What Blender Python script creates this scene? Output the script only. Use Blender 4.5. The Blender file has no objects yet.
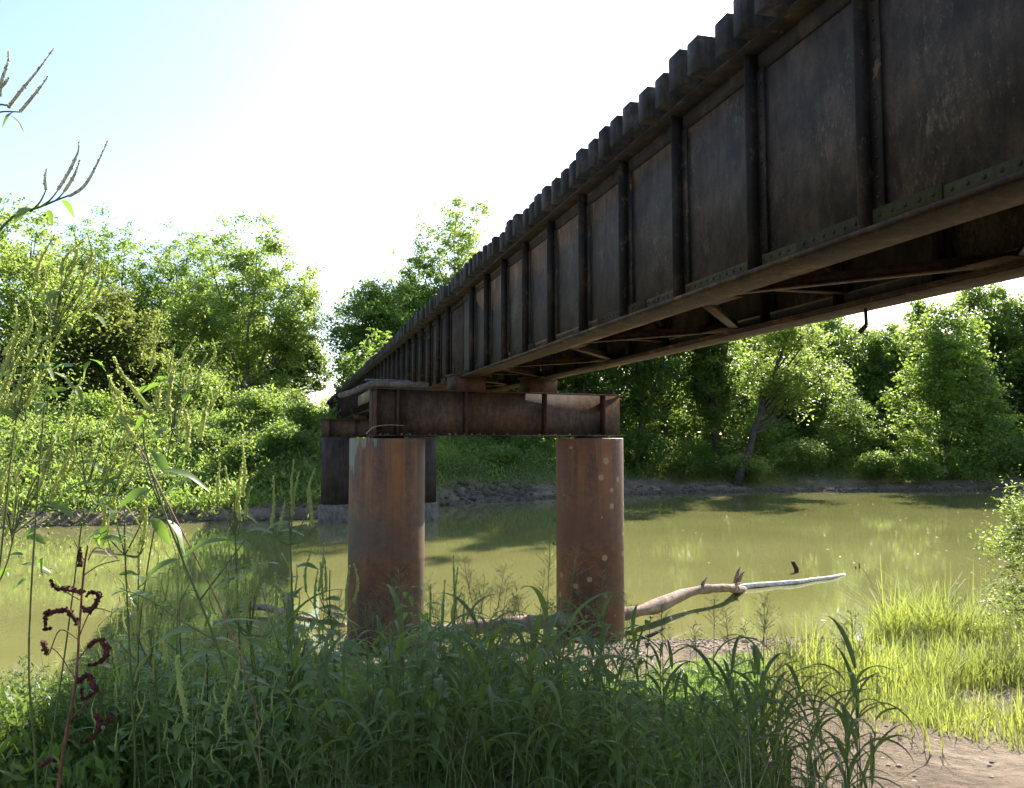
import bpy, math, random
import numpy as np
from mathutils import Vector
rnd = random.Random(7)
S = bpy.context.scene
COL = S.collection
# ------------------------------------------------------------ frame: water surface z = 0, bridge runs along +Y
CZ = 4.3                      # eye height above the water
FPX = 828.0
A = math.radians(15.0)        # view is turned 15 degrees right of the bridge axis
PIT = math.atan(54 / FPX)
F2 = np.array([math.sin(A), math.cos(A)]); R2 = np.array([math.cos(A), -math.sin(A)])
def W(u, v):                  # ground plan: u metres right, v metres ahead of the viewpoint -> world x, y
    return (u * R2[0] + v * F2[0], u * R2[1] + v * F2[1])
def ray(px, py):
    a = (px - 512) / FPX; b = (384 - py) / FPX
    fh = math.cos(PIT) - b * math.sin(PIT); z = math.sin(PIT) + b * math.cos(PIT)
    return a, fh, z
def at(px, py, v):            # survey point: sight line at distance v ahead
    a, fh, z = ray(px, py); k = v / fh; x, y = W(a * k, v)
    return Vector((x, y, CZ + z * k))
def atz(px, py, z0=0.0):
    a, fh, z = ray(px, py); k = (z0 - CZ) / z; x, y = W(a * k, fh * k)
    return Vector((x, y, z0))
# ------------------------------------------------------------ terrain
def interp(x, pts): return np.interp(x, [p[0] for p in pts], [p[1] for p in pts])
NEAR = [(-60, 9.0), (-7, 11.3), (-5.2, 13.6), (-3.3, 16.3), (1, 17.3), (2.7, 17.8), (6.0, 17.9), (7.6, 17.0), (9, 15.6), (12, 15.0), (60, 14)]
FAR = [(-300, 33), (-60, 36), (-25, 40), (-15.8, 42.3), (-9, 45), (-5, 52), (-2, 56), (5, 61), (15, 66), (42, 68.5), (300, 74)]
def vnoise(u, v, s, seed=0):
    u = np.asarray(u, float) / s + seed * 17.3; v = np.asarray(v, float) / s + seed * 9.1
    iu = np.floor(u); iv = np.floor(v); fu = u - iu; fv = v - iv
    fu = fu * fu * (3 - 2 * fu); fv = fv * fv * (3 - 2 * fv)
    def hsh(a, b):
        q = np.sin(a * 127.1 + b * 311.7 + seed * 74.7) * 43758.5453
        return q - np.floor(q)
    return (hsh(iu, iv) * (1 - fu) + hsh(iu + 1, iv) * fu) * (1 - fv) + (hsh(iu, iv + 1) * (1 - fu) + hsh(iu + 1, iv + 1) * fu) * fv - .5
def sm(x, a, b):
    t = np.clip((x - a) / (b - a), 0, 1); return t * t * (3 - 2 * t)
def height(u, v):
    u = np.asarray(u, float); v = np.asarray(v, float)
    vn = interp(u, NEAR) + vnoise(u, u * 0, 1.7, 3) * .8
    vf = interp(u, FAR) + vnoise(u, u * 0, 5, 4) * 1.6 + vnoise(u, u * 0, 1.3, 5) * .5
    sn = vn - v
    hn = np.where(sn > 0, 2.75 * np.clip(sn / (vn - 3.2), 0, 1) ** .9, sn * .35)
    hn = hn + .4 * sm(u, 5, 9) * sm(sn, .5, 5) + .25 * sm(-v, 0, 30) + 1.5 * sm(-v, 6, 40)
    hn = hn + sm(sn, 0, 1.5) * (vnoise(u, v, 1.3, 1) * .16 + vnoise(u, v, .5, 2) * .09)
    hn = np.maximum(hn, -1.6)
    sf = v - vf
    left = 1 - sm(u, -9, 2)
    cut = .55 * sm(sf, 0, .9)
    hl = cut + 4.3 * sm(sf, .6, 15) + 1.2 * sm(sf, 12, 34)
    mid = sm(u, -9, -4) * (1 - sm(u, 1, 8))
    hr = .35 * sm(sf, 0, 1.5) + .9 * sm(sf, 1.5, 7) + 2.6 * sm(sf, 7, 26)
    hm = .5 * sm(sf, 0, .8) + 2.3 * sm(sf, .8, 5) + 1.6 * sm(sf, 6, 20)
    hf = hl * left + hr * (1 - left); hf = hf * (1 - mid) + hm * mid
    hf = hf + sm(sf, 0, 2) * (vnoise(u, v, 4, 6) * .5 + vnoise(u, v, 1.1, 7) * .25)
    hf = np.where(sf > 0, hf, np.maximum(sf * .3, -1.6))
    return np.where(v < (vn + vf) / 2, hn, hf)
def hz(u, v): return float(height(u, v))
# ------------------------------------------------------------ mesh builder
class MB:
    def __init__(s): s.v = []; s.f = []; s.av = []; s.n = 0; s.af = []
    def add(s, vs, fs):
        o = s.n; s.v.append(np.asarray(vs, float).reshape(-1, 3)); s.n += len(vs)
        s.f += [tuple(i + o for i in f) for f in fs]; return o
    def quads(s, arr):                       # arr (n,4,3)
        arr = np.asarray(arr, float); n = len(arr)
        if not n: return
        s.v.append(arr.reshape(-1, 3)); s.af.append(np.arange(n * 4).reshape(n, 4) + s.n); s.n += n * 4
    def box(s, x0, x1, y0, y1, z0, z1):
        s.add([(x0,y0,z0),(x1,y0,z0),(x1,y1,z0),(x0,y1,z0),(x0,y0,z1),(x1,y0,z1),(x1,y1,z1),(x0,y1,z1)],
              [(0,3,2,1),(4,5,6,7),(0,1,5,4),(1,2,6,5),(2,3,7,6),(3,0,4,7)])
    def bar(s, p, q, w, h, up=(0,0,1)):      # box from p to q
        p = Vector(p); q = Vector(q); d = (q - p).normalized(); upv = Vector(up)
        sd = d.cross(upv).normalized(); u = sd.cross(d).normalized()
        vs = []
        for c in (p, q):
            for a, b in ((-1,-1),(1,-1),(1,1),(-1,1)): vs.append(c + sd * (a * w / 2) + u * (b * h / 2))
        s.add([tuple(x) for x in vs], [(0,1,2,3),(7,6,5,4),(0,4,5,1),(1,5,6,2),(2,6,7,3),(3,7,4,0)])
    def tube(s, pts, rad, sides=6, cap=True):
        pts = [Vector(p) for p in pts]; n = len(pts)
        if not hasattr(rad, '__len__'): rad = [rad] * n
        vs = []; ref = Vector((.13, .37, .92)); fs = []
        for i, p in enumerate(pts):
            d = (pts[min(i + 1, n - 1)] - pts[max(i - 1, 0)])
            d = d.normalized() if d.length > 1e-9 else Vector((0, 0, 1))
            if abs(d.dot(ref)) > .95: ref = Vector((.9, .3, .1))
            a = d.cross(ref).normalized(); b = d.cross(a)
            ref = -(d.cross(a)).cross(a) * 0 + ref
            for k in range(sides):
                t = 2 * math.pi * k / sides
                vs.append(tuple(p + (a * math.cos(t) + b * math.sin(t)) * rad[i]))
        for i in range(n - 1):
            for k in range(sides):
                k2 = (k + 1) % sides
                fs.append((i * sides + k, i * sides + k2, (i + 1) * sides + k2, (i + 1) * sides + k))
        if cap:
            fs.append(tuple(range(sides - 1, -1, -1))); fs.append(tuple((n - 1) * sides + k for k in range(sides)))
        s.add(vs, fs)
    def build(s, name, mat, parent=None, smooth=False):
        m = bpy.data.meshes.new(name)
        V = np.concatenate(s.v) if s.v else np.zeros((0, 3))
        sizes = [len(f) for f in s.f]; idx = [i for f in s.f for i in f]
        loops = np.array(idx, dtype=np.int32); tot = np.array(sizes, dtype=np.int32)
        if s.af:
            q = np.concatenate(s.af).astype(np.int32)
            loops = np.concatenate([loops, q.ravel()]); tot = np.concatenate([tot, np.full(len(q), 4, np.int32)])
        m.vertices.add(len(V)); m.vertices.foreach_set('co', V.astype(np.float32).ravel())
        m.loops.add(len(loops)); m.loops.foreach_set('vertex_index', loops)
        m.polygons.add(len(tot)); st = np.concatenate([[0], np.cumsum(tot)[:-1]]).astype(np.int32)
        m.polygons.foreach_set('loop_start', st); m.polygons.foreach_set('loop_total', tot)
        if smooth: m.polygons.foreach_set('use_smooth', np.ones(len(tot), bool))
        m.update(calc_edges=True); m.validate()
        m.materials.append(mat)
        o = bpy.data.objects.new(name, m); COL.objects.link(o)
        if parent: o.parent = parent
        return o
def tag(o, label=None, cat=None, group=None, kind=None):
    if label: o['label'] = label
    if cat: o['category'] = cat
    if group: o['group'] = group
    if kind: o['kind'] = kind
    return o
def empty(name, loc=(0,0,0), rz=0.0, sc=1.0):
    o = bpy.data.objects.new(name, None); COL.objects.link(o); o.location = loc; o.rotation_euler = (0, 0, rz)
    o.scale = (sc, sc, sc); o.empty_display_size = .1; return o
def copy_tree(o, parent=None):
    c = o.copy(); COL.objects.link(c)
    if parent: c.parent = parent
    for ch in list(o.children): copy_tree(ch, c)
    return c
# ------------------------------------------------------------ materials
def newmat(name):
    m = bpy.data.materials.new(name); m.use_nodes = True; nt = m.node_tree; nt.nodes.clear()
    return m, nt, (lambda t, **k: mk(nt, t, **k))
def mk(nt, t, **k):
    n = nt.nodes.new(t)
    for a, b in k.items():
        if a.startswith('i_'):
            key = a[2:].replace('_', ' ')
            n.inputs[int(key) if key.isdigit() else key].default_value = b
        else: setattr(n, a, b)
    return n
def ramp(nt, stops, interp='LINEAR'):
    r = nt.nodes.new('ShaderNodeValToRGB'); cr = r.color_ramp; cr.interpolation = interp
    while len(cr.elements) < len(stops): cr.elements.new(.5)
    for e, (p, c) in zip(cr.elements, stops):
        e.position = p; e.color = (*c, 1) if len(c) == 3 else c
    return r
def noise(nt, scale, detail=4, rough=.6, vec=None, stretch=None, dist=0):
    n = mk(nt, 'ShaderNodeTexNoise'); n.inputs['Scale'].default_value = scale; n.inputs['Detail'].default_value = detail
    n.inputs['Roughness'].default_value = rough; n.inputs['Distortion'].default_value = dist
    tc = mk(nt, 'ShaderNodeTexCoord')
    src = tc.outputs['Object'] if vec is None else vec
    if stretch:
        mp = mk(nt, 'ShaderNodeMapping'); mp.inputs['Scale'].default_value = stretch
        nt.links.new(src, mp.inputs['Vector']); src = mp.outputs['Vector']
    nt.links.new(src, n.inputs['Vector']); return n
def mix(nt, fac, a, b, typ='MIX'):
    m = mk(nt, 'ShaderNodeMix', data_type='RGBA', blend_type=typ)
    for key, val in ((0, fac), (6, a), (7, b)):
        if hasattr(val, 'is_linked') or hasattr(val, 'links'): nt.links.new(val, m.inputs[key])
        elif key == 0: m.inputs[0].default_value = val
        else: m.inputs[key].default_value = (*val, 1)
    return m.outputs[2]
def finish(nt, col, rough=.8, bumpsrc=None, bump=.3, dist=.02, spec=.3, metal=0):
    b = mk(nt, 'ShaderNodeBsdfPrincipled'); o = mk(nt, 'ShaderNodeOutputMaterial')
    if isinstance(col, tuple): b.inputs['Base Color'].default_value = (*col, 1)
    else: nt.links.new(col, b.inputs['Base Color'])
    if isinstance(rough, (int, float)): b.inputs['Roughness'].default_value = rough
    else: nt.links.new(rough, b.inputs['Roughness'])
    b.inputs['Specular IOR Level'].default_value = spec; b.inputs['Metallic'].default_value = metal
    if bumpsrc is not None:
        bp = mk(nt, 'ShaderNodeBump'); bp.inputs['Strength'].default_value = bump; bp.inputs['Distance'].default_value = dist
        nt.links.new(bumpsrc, bp.inputs['Height']); nt.links.new(bp.outputs[0], b.inputs['Normal'])
    nt.links.new(b.outputs[0], o.inputs[0]); return b
def streaky(name, c0, c1, c2, scale=2.0, vstretch=.12, patch=None, rough=.7, bump=.4, spec=.3, moss=None, fleck=None):
    m, nt, _ = newmat(name)
    n1 = noise(nt, scale, 6, .65); n2 = noise(nt, scale * 5, 5, .7, stretch=(1, 1, vstretch)); n3 = noise(nt, scale * 22, 4, .7)
    r1 = ramp(nt, [(.34, c0), (.52, c1), (.7, c2)]); nt.links.new(n1.outputs[0], r1.inputs[0])
    r2 = ramp(nt, [(.35, (.45,.45,.45)), (.62, (1.25,1.2,1.15))]); nt.links.new(n2.outputs[0], r2.inputs[0])
    c = mix(nt, .8, r1.outputs[0], r2.outputs[0], 'MULTIPLY')
    if patch:
        n4 = noise(nt, scale * 3.1, 8, .75, stretch=(1,1,.6)); r4 = ramp(nt, [(.58, (0,0,0)), (.64, (1,1,1))]); nt.links.new(n4.outputs[0], r4.inputs[0])
        c = mix(nt, r4.outputs[0], c, patch)
    if fleck:
        nf = noise(nt, 38, 5, .8, stretch=(1,1,.45)); nl = noise(nt, .9, 5, .7); af = mk(nt, 'ShaderNodeMath', operation='MULTIPLY'); nt.links.new(nf.outputs[0], af.inputs[0]); nt.links.new(nl.outputs[0], af.inputs[1])
        rf_ = ramp(nt, [(.30, (0,0,0)), (.37, (.9,.9,.9))]); nt.links.new(af.outputs[0], rf_.inputs[0]); c = mix(nt, rf_.outputs[0], c, fleck)
    if moss:
        n5 = noise(nt, 1.4, 6, .7); r5 = ramp(nt, [(.42, (0,0,0)), (.6, (1,1,1))]); nt.links.new(n5.outputs[0], r5.inputs[0])
        c = mix(nt, r5.outputs[0], c, moss)
    r3 = ramp(nt, [(.3, (.7,.7,.7)), (.7, (1.2,1.2,1.2))]); nt.links.new(n3.outputs[0], r3.inputs[0])
    c = mix(nt, .8, c, r3.outputs[0], 'MULTIPLY')
    finish(nt, c, rough, n3.outputs[0], bump, .01, spec); return m
M = {}
M['web'] = streaky('web_steel', (.023,.016,.011), (.052,.036,.025), (.084,.057,.037), 2.3, .35, patch=(.026,.020,.016), rough=.72, spec=.3, fleck=(.13,.10,.07))
M['stiff'] = streaky('stiffener_steel', (.014,.011,.009), (.026,.019,.014), (.07,.045,.024), 2.5, .15, patch=(.11,.07,.035), rough=.75)
M['flange'] = streaky('flange_rust', (.028,.017,.011), (.055,.032,.017), (.14,.08,.03), 5, 1, patch=(.02,.014,.01), rough=.85, bump=.8)
M['flange_top'] = streaky('flange_moss', (.028,.026,.018), (.048,.038,.024), (.08,.062,.03), 4, 1, patch=(.025,.018,.012), rough=.95, spec=.1, moss=(.05,.042,.016))
M['brace'] = streaky('brace_steel', (.03,.018,.011), (.07,.04,.022), (.13,.075,.035), 3, 1, rough=.8)
M['cap'] = streaky('cap_steel', (.046,.027,.016), (.080,.048,.030), (.11,.072,.046), 2.0, .5, patch=(.06,.037,.026), rough=.75)
M['cap_edge'] = streaky('cap_edge', (.04,.02,.015), (.07,.033,.022), (.1,.05,.032), 4, .5, rough=.8)
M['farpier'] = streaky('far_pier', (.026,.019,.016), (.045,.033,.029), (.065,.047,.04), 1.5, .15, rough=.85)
M['concrete'] = streaky('wet_concrete', (.10,.085,.07), (.16,.14,.12), (.21,.19,.17), 2, .5, rough=.9)
M['tie'] = streaky('weathered_tie', (.018,.016,.015), (.044,.040,.038), (.095,.09,.088), 3, .12, patch=(.03,.026,.024), rough=.9, bump=.8)
M['wood'] = streaky('bleached_wood', (.14,.09,.06), (.32,.22,.16), (.46,.36,.28), 5, 1, patch=(.12,.075,.05), rough=.85, bump=.8)
M['white_wood'] = streaky('sun_bleached_wood', (.6,.56,.5), (.75,.7,.64), (.85,.82,.78), 3, 1, rough=.8)
M['dark_wood'] = streaky('dark_wood', (.03,.02,.015), (.06,.04,.03), (.1,.07,.05), 5, .5, rough=.9)
M['grey_wood'] = streaky('grey_wood', (.09,.075,.06), (.16,.14,.12), (.24,.22,.18), 4, 1, rough=.9, bump=.8)
M['plank'] = streaky('plank_wood', (.12,.10,.06), (.2,.16,.09), (.26,.22,.13), 2, .5, rough=.9)
M['bark'] = streaky('bark', (.035,.03,.024), (.075,.06,.048), (.12,.10,.08), 2.5, .25, rough=.95, bump=1)
M['bark_pale'] = streaky('bark_pale', (.09,.08,.065), (.16,.14,.11), (.24,.21,.17), 2.5, .25, rough=.95, bump=1)
M['mudrock'] = streaky('muddy_rock', (.07,.055,.042), (.13,.105,.08), (.2,.165,.13), 2, 1, rough=.95, bump=1)
M['clod'] = streaky('dry_clod', (.2,.155,.12), (.28,.22,.175), (.36,.3,.24), 6, 1, rough=.95)
M['rock'] = streaky('rock', (.12,.105,.09), (.22,.19,.165), (.33,.29,.25), 2, 1, rough=.95, bump=1)

def column_mat(name, drips, spots, tint):
    m, nt, _ = newmat(name); tc = mk(nt, 'ShaderNodeTexCoord'); sep = mk(nt, 'ShaderNodeSeparateXYZ'); nt.links.new(tc.outputs['Object'], sep.inputs[0])
    n1 = noise(nt, 1.1, 6, .7); r1 = ramp(nt, [(.3, (.055,.034,.021)), (.5, (.125,.060,.029)), (.72, (.20,.088,.032))]); nt.links.new(n1.outputs[0], r1.inputs[0])
    n2 = noise(nt, 7, 6, .7, stretch=(1,1,.07)); r2 = ramp(nt, [(.35, (.65,.65,.65)), (.7, (1.35,1.25,1.15))]); nt.links.new(n2.outputs[0], r2.inputs[0])
    c = mix(nt, .5, r1.outputs[0], r2.outputs[0], 'MULTIPLY')
    nb = noise(nt, 6, 8, .8); rb = ramp(nt, [(.32, (.45,.45,.48)), (.68, (1.45,1.35,1.25))]); nt.links.new(nb.outputs[0], rb.inputs[0]); c = mix(nt, .85, c, rb.outputs[0], 'MULTIPLY')
    # orange run-off band below the top rim
    mr = mk(nt, 'ShaderNodeMapRange'); mr.inputs[1].default_value = 2.0; mr.inputs[2].default_value = 4.2; nt.links.new(sep.outputs[2], mr.inputs[0])
    mu = mk(nt, 'ShaderNodeMath', operation='MULTIPLY'); nt.links.new(mr.outputs[0], mu.inputs[0])
    r5 = ramp(nt, [(.45, (0,0,0)), (.6, (1,1,1))]); n5 = noise(nt, 5, 5, .7, stretch=(1,1,.05)); nt.links.new(n5.outputs[0], r5.inputs[0]); nt.links.new(r5.outputs[0], mu.inputs[1])
    c = mix(nt, mu.outputs[0], c, (.25, .10, .028))
    # greenish grey lower side
    n8 = noise(nt, .8, 4, .6); r8 = ramp(nt, [(.45, (0,0,0)), (.62, (.8,.8,.8))]); nt.links.new(n8.outputs[0], r8.inputs[0])
    c = mix(nt, r8.outputs[0], c, tint)
    if drips:
        n6 = noise(nt, 9, 2, .5, stretch=(1,1,.02)); ad = mk(nt, 'ShaderNodeMath', operation='MULTIPLY_ADD'); ad.inputs[1].default_value = 1.8
        nt.links.new(n6.outputs[0], ad.inputs[0]); nt.links.new(sep.outputs[2], ad.inputs[2])
        sx = mk(nt, 'ShaderNodeMath', operation='MULTIPLY_ADD'); sx.inputs[1].default_value = -1.6; nt.links.new(sep.outputs[0], sx.inputs[0]); nt.links.new(ad.outputs[0], sx.inputs[2])
        gt = ramp(nt, [(0, (0,0,0)), (.04, (1,1,1))]); sb = mk(nt, 'ShaderNodeMath', operation='SUBTRACT'); sb.inputs[1].default_value = drips
        nt.links.new(sx.outputs[0], sb.inputs[0]); nt.links.new(sb.outputs[0], gt.inputs[0])
        c = mix(nt, gt.outputs[0], c, (.165,.15,.105))
    if spots:
        vo = mk(nt, 'ShaderNodeTexVoronoi'); vo.inputs['Scale'].default_value = 2.6; nt.links.new(tc.outputs['Object'], vo.inputs['Vector'])
        nn = noise(nt, 14, 3, .6); ad = mk(nt, 'ShaderNodeMath', operation='MULTIPLY_ADD'); ad.inputs[1].default_value = .16; nt.links.new(nn.outputs[0], ad.inputs[0]); nt.links.new(vo.outputs['Distance'], ad.inputs[2])
        rs = ramp(nt, [(.235, (1,1,1)), (.26, (0,0,0))]); nt.links.new(ad.outputs[0], rs.inputs[0])
        c = mix(nt, rs.outputs[0], c, (.27,.19,.11))
    n7 = noise(nt, 50, 4, .7)
    finish(nt, c, .6, n7.outputs[0], .4, .01, .35); return m
M['col_left'] = column_mat('column_rust_drips', 5.8, False, (.06,.055,.038))
M['col_right'] = column_mat('column_rust_spots', None, True, (.115,.046,.025))

def leafmat(name, ca, cb, tr, tfac=.5, rough=.45, spec=.35, var=.35):
    m, nt, _ = newmat(name)
    g = mk(nt, 'ShaderNodeNewGeometry'); oi = mk(nt, 'ShaderNodeObjectInfo')
    rr = mk(nt, 'ShaderNodeMix', data_type='RGBA'); rr.inputs[6].default_value = (*ca, 1); rr.inputs[7].default_value = (*cb, 1)
    nt.links.new(g.outputs['Random Per Island'], rr.inputs[0])
    n = noise(nt, .45, 3, .6, vec=g.outputs['Position']); rp = ramp(nt, [(.3, (1 - var,) * 3), (.7, (1 + var, 1 + var, 1 + var * .6))]); nt.links.new(n.outputs[0], rp.inputs[0])
    c = mix(nt, 1.0, rr.outputs[2], rp.outputs[0], 'MULTIPLY')
    t2 = mix(nt, 1.0, tr, rp.outputs[0], 'MULTIPLY')
    b = mk(nt, 'ShaderNodeBsdfPrincipled'); nt.links.new(c, b.inputs['Base Color']); b.inputs['Roughness'].default_value = rough; b.inputs['Specular IOR Level'].default_value = spec
    t = mk(nt, 'ShaderNodeBsdfTranslucent'); nt.links.new(t2, t.inputs[0])
    ms = mk(nt, 'ShaderNodeMixShader'); ms.inputs[0].default_value = tfac; nt.links.new(b.outputs[0], ms.inputs[1]); nt.links.new(t.outputs[0], ms.inputs[2])
    o = mk(nt, 'ShaderNodeOutputMaterial'); nt.links.new(ms.outputs[0], o.inputs[0]); return m
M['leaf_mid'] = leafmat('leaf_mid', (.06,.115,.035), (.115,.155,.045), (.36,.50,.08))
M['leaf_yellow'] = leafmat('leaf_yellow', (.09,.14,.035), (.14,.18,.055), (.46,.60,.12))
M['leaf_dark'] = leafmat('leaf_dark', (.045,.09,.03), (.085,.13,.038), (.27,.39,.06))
M['leaf_olive'] = leafmat('leaf_olive', (.085,.11,.035), (.13,.13,.04), (.32,.38,.08))
M['weed_bank'] = leafmat('weed_bank', (.09,.14,.04), (.16,.19,.06), (.38,.52,.10))
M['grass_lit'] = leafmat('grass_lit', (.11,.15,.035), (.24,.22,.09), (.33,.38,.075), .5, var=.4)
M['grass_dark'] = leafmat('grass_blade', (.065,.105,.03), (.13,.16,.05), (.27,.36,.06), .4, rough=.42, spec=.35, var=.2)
M['weed_leaf'] = leafmat('weed_leaf', (.10,.155,.045), (.18,.23,.07), (.3,.46,.09), .4, rough=.42, spec=.35, var=.2)
M['ragleaf'] = leafmat('ragweed_leaf', (.13,.18,.06), (.2,.25,.1), (.28,.46,.05), .4, rough=.38, spec=.35, var=.1)
M['feather'] = leafmat('feather_leaf', (.07,.11,.03), (.12,.16,.05), (.22,.32,.05), .45, var=.2)
M['spike'] = leafmat('seed_spike', (.33,.37,.14), (.42,.45,.2), (.6,.66,.2), .45, rough=.8, spec=.1, var=.2)
M['glare_spike'] = leafmat('glare_paled_spike', (.35,.36,.30), (.45,.45,.38), (.55,.55,.45), .5, rough=.9, spec=.1, var=.1)  # spikes against the sky, glare put into their pale colour
M['panicle'] = leafmat('panicle', (.18,.2,.11), (.28,.27,.16), (.4,.42,.2), .4, rough=.8, spec=.1, var=.2)
M['stem'] = leafmat('stem_green', (.09,.12,.03), (.14,.16,.05), (.15,.18,.04), .2, var=.2)
M['red'] = streaky('dead_spike', (.05,.012,.01), (.11,.024,.018), (.18,.05,.035), 30, 1, rough=.7)
M['redstem'] = streaky('reddish_stem', (.14,.05,.03), (.24,.10,.06), (.3,.14,.07), 20, .3, rough=.6)
M['pinkstem'] = streaky('pink_stem', (.3,.12,.10), (.42,.2,.15), (.45,.28,.2), 20, .3, rough=.5)
M['feather_pale'] = leafmat('pale_feather_leaf', (.12,.17,.05), (.2,.24,.08), (.35,.46,.08), .5, var=.2)
M['straw'] = leafmat('straw', (.35,.28,.15), (.45,.38,.22), (.3,.25,.12), .3)
M['hangroot'] = streaky('exposed_root', (.12,.09,.06), (.2,.16,.11), (.28,.23,.17), 5, 1, rough=.95)

# ground: bank soil, grassed where vegetation grows, pale dry mud by the water
m, nt, _ = newmat('ground_soil'); g = mk(nt, 'ShaderNodeNewGeometry'); sep = mk(nt, 'ShaderNodeSeparateXYZ'); nt.links.new(g.outputs['Position'], sep.inputs[0])
n1 = noise(nt, .8, 7, .7, vec=g.outputs['Position']); n2 = noise(nt, 9, 6, .75, vec=g.outputs['Position']); n3 = noise(nt, .35, 5, .6, vec=g.outputs['Position'])
r1 = ramp(nt, [(.3, (.14,.10,.07)), (.5, (.25,.185,.13)), (.7, (.40,.32,.24))]); nt.links.new(n1.outputs[0], r1.inputs[0])
r2 = ramp(nt, [(.3, (.45,.43,.4)), (.55, (1,1,1)), (.72, (1.3,1.27,1.22))]); nt.links.new(n2.outputs[0], r2.inputs[0])
c = mix(nt, 1, r1.outputs[0], r2.outputs[0], 'MULTIPLY')
ygate = mk(nt, 'ShaderNodeMapRange'); ygate.inputs[1].default_value = 25; ygate.inputs[2].default_value = 45; nt.links.new(sep.outputs[1], ygate.inputs[0])
zgate = mk(nt, 'ShaderNodeMapRange'); zgate.inputs[1].default_value = .8; zgate.inputs[2].default_value = 1.8
zz = mk(nt, 'ShaderNodeMath', operation='MULTIPLY_ADD'); zz.inputs[1].default_value = 2.0; nt.links.new(n3.outputs[0], zz.inputs[0]); sub = mk(nt, 'ShaderNodeMath', operation='SUBTRACT'); sub.inputs[1].default_value = 1.0; nt.links.new(sep.outputs[2], sub.inputs[0]); nt.links.new(sub.outputs[0], zz.inputs[2]); nt.links.new(zz.outputs[0], zgate.inputs[0])
gg = mk(nt, 'ShaderNodeMath', operation='MULTIPLY'); nt.links.new(ygate.outputs[0], gg.inputs[0]); nt.links.new(zgate.outputs[0], gg.inputs[1])
rg = ramp(nt, [(.35, (.05,.075,.02)), (.65, (.10,.13,.03))]); nt.links.new(n2.outputs[0], rg.inputs[0])
c = mix(nt, gg.outputs[0], c, rg.outputs[0])
# wet mud just over the waterline
wet = mk(nt, 'ShaderNodeMapRange'); wet.inputs[1].default_value = .28; wet.inputs[2].default_value = .02; nt.links.new(sep.outputs[2], wet.inputs[0])
c = mix(nt, wet.outputs[0], c, (.10,.075,.05))
finish(nt, c, .95, n2.outputs[0], 1.0, .12, .15); M['ground'] = m

m, nt, _ = newmat('muddy_water'); g = mk(nt, 'ShaderNodeNewGeometry')
nw = noise(nt, .16, 4, .6, vec=g.outputs['Position']); rw = ramp(nt, [(.35, (.165,.160,.055)), (.65, (.195,.188,.068))]); nt.links.new(nw.outputs[0], rw.inputs[0])
na = noise(nt, 1.3, 3, .55, vec=g.outputs['Position']); nb_ = noise(nt, 6, 2, .5, vec=g.outputs['Position'])
ad = mk(nt, 'ShaderNodeMath', operation='MULTIPLY_ADD'); ad.inputs[1].default_value = .25; nt.links.new(nb_.outputs[0], ad.inputs[0]); nt.links.new(na.outputs[0], ad.inputs[2])
b = finish(nt, rw.outputs[0], .035, ad.outputs[0], .05, .05, .5); b.inputs['IOR'].default_value = 1.33; M['water'] = m

# ------------------------------------------------------------ setting
def axis(parts):
    out = []
    for a, b, s in parts: out += list(np.arange(a, b, s))
    return np.array(out + [parts[-1][1]])
us = axis([(-2500,-300,200),(-300,-80,20),(-80,-30,2.5),(-30,-10,.8),(-10,12,.22),(12,60,1.0),(60,120,4),(120,300,20),(300,2500,200)])
vs = axis([(-400,-40,40),(-40,0,2),(0,3,.4),(3,20,.2),(20,36,1.5),(36,76,.55),(76,120,2),(120,300,20),(300,3000,180)])
U, V = np.meshgrid(us, vs); H = height(U, V)
H = np.where((V > 150), H + (V - 150) * .0, H)
X = U * R2[0] + V * F2[0]; Y = U * R2[1] + V * F2[1]
g = MB(); g.v.append(np.stack([X, Y, H], -1).reshape(-1, 3)); g.n = X.size
nu = len(us); i = np.arange(len(vs) - 1)[:, None] * nu + np.arange(nu - 1)[None]
g.af.append(np.stack([i, i + 1, i + nu + 1, i + nu], -1).reshape(-1, 4))
tag(g.build('ground', M['ground'], smooth=True), 'muddy river banks and surrounding ground', None, None, 'structure')
w = MB(); c4 = [W(-400, 4), W(400, 4), W(400, 90), W(-400, 90)]
w.add([(x, y, 0.0) for x, y in c4], [(0, 1, 2, 3)])
tag(w.build('water', M['water']), 'calm muddy green brown river', None, None, 'structure')

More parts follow.
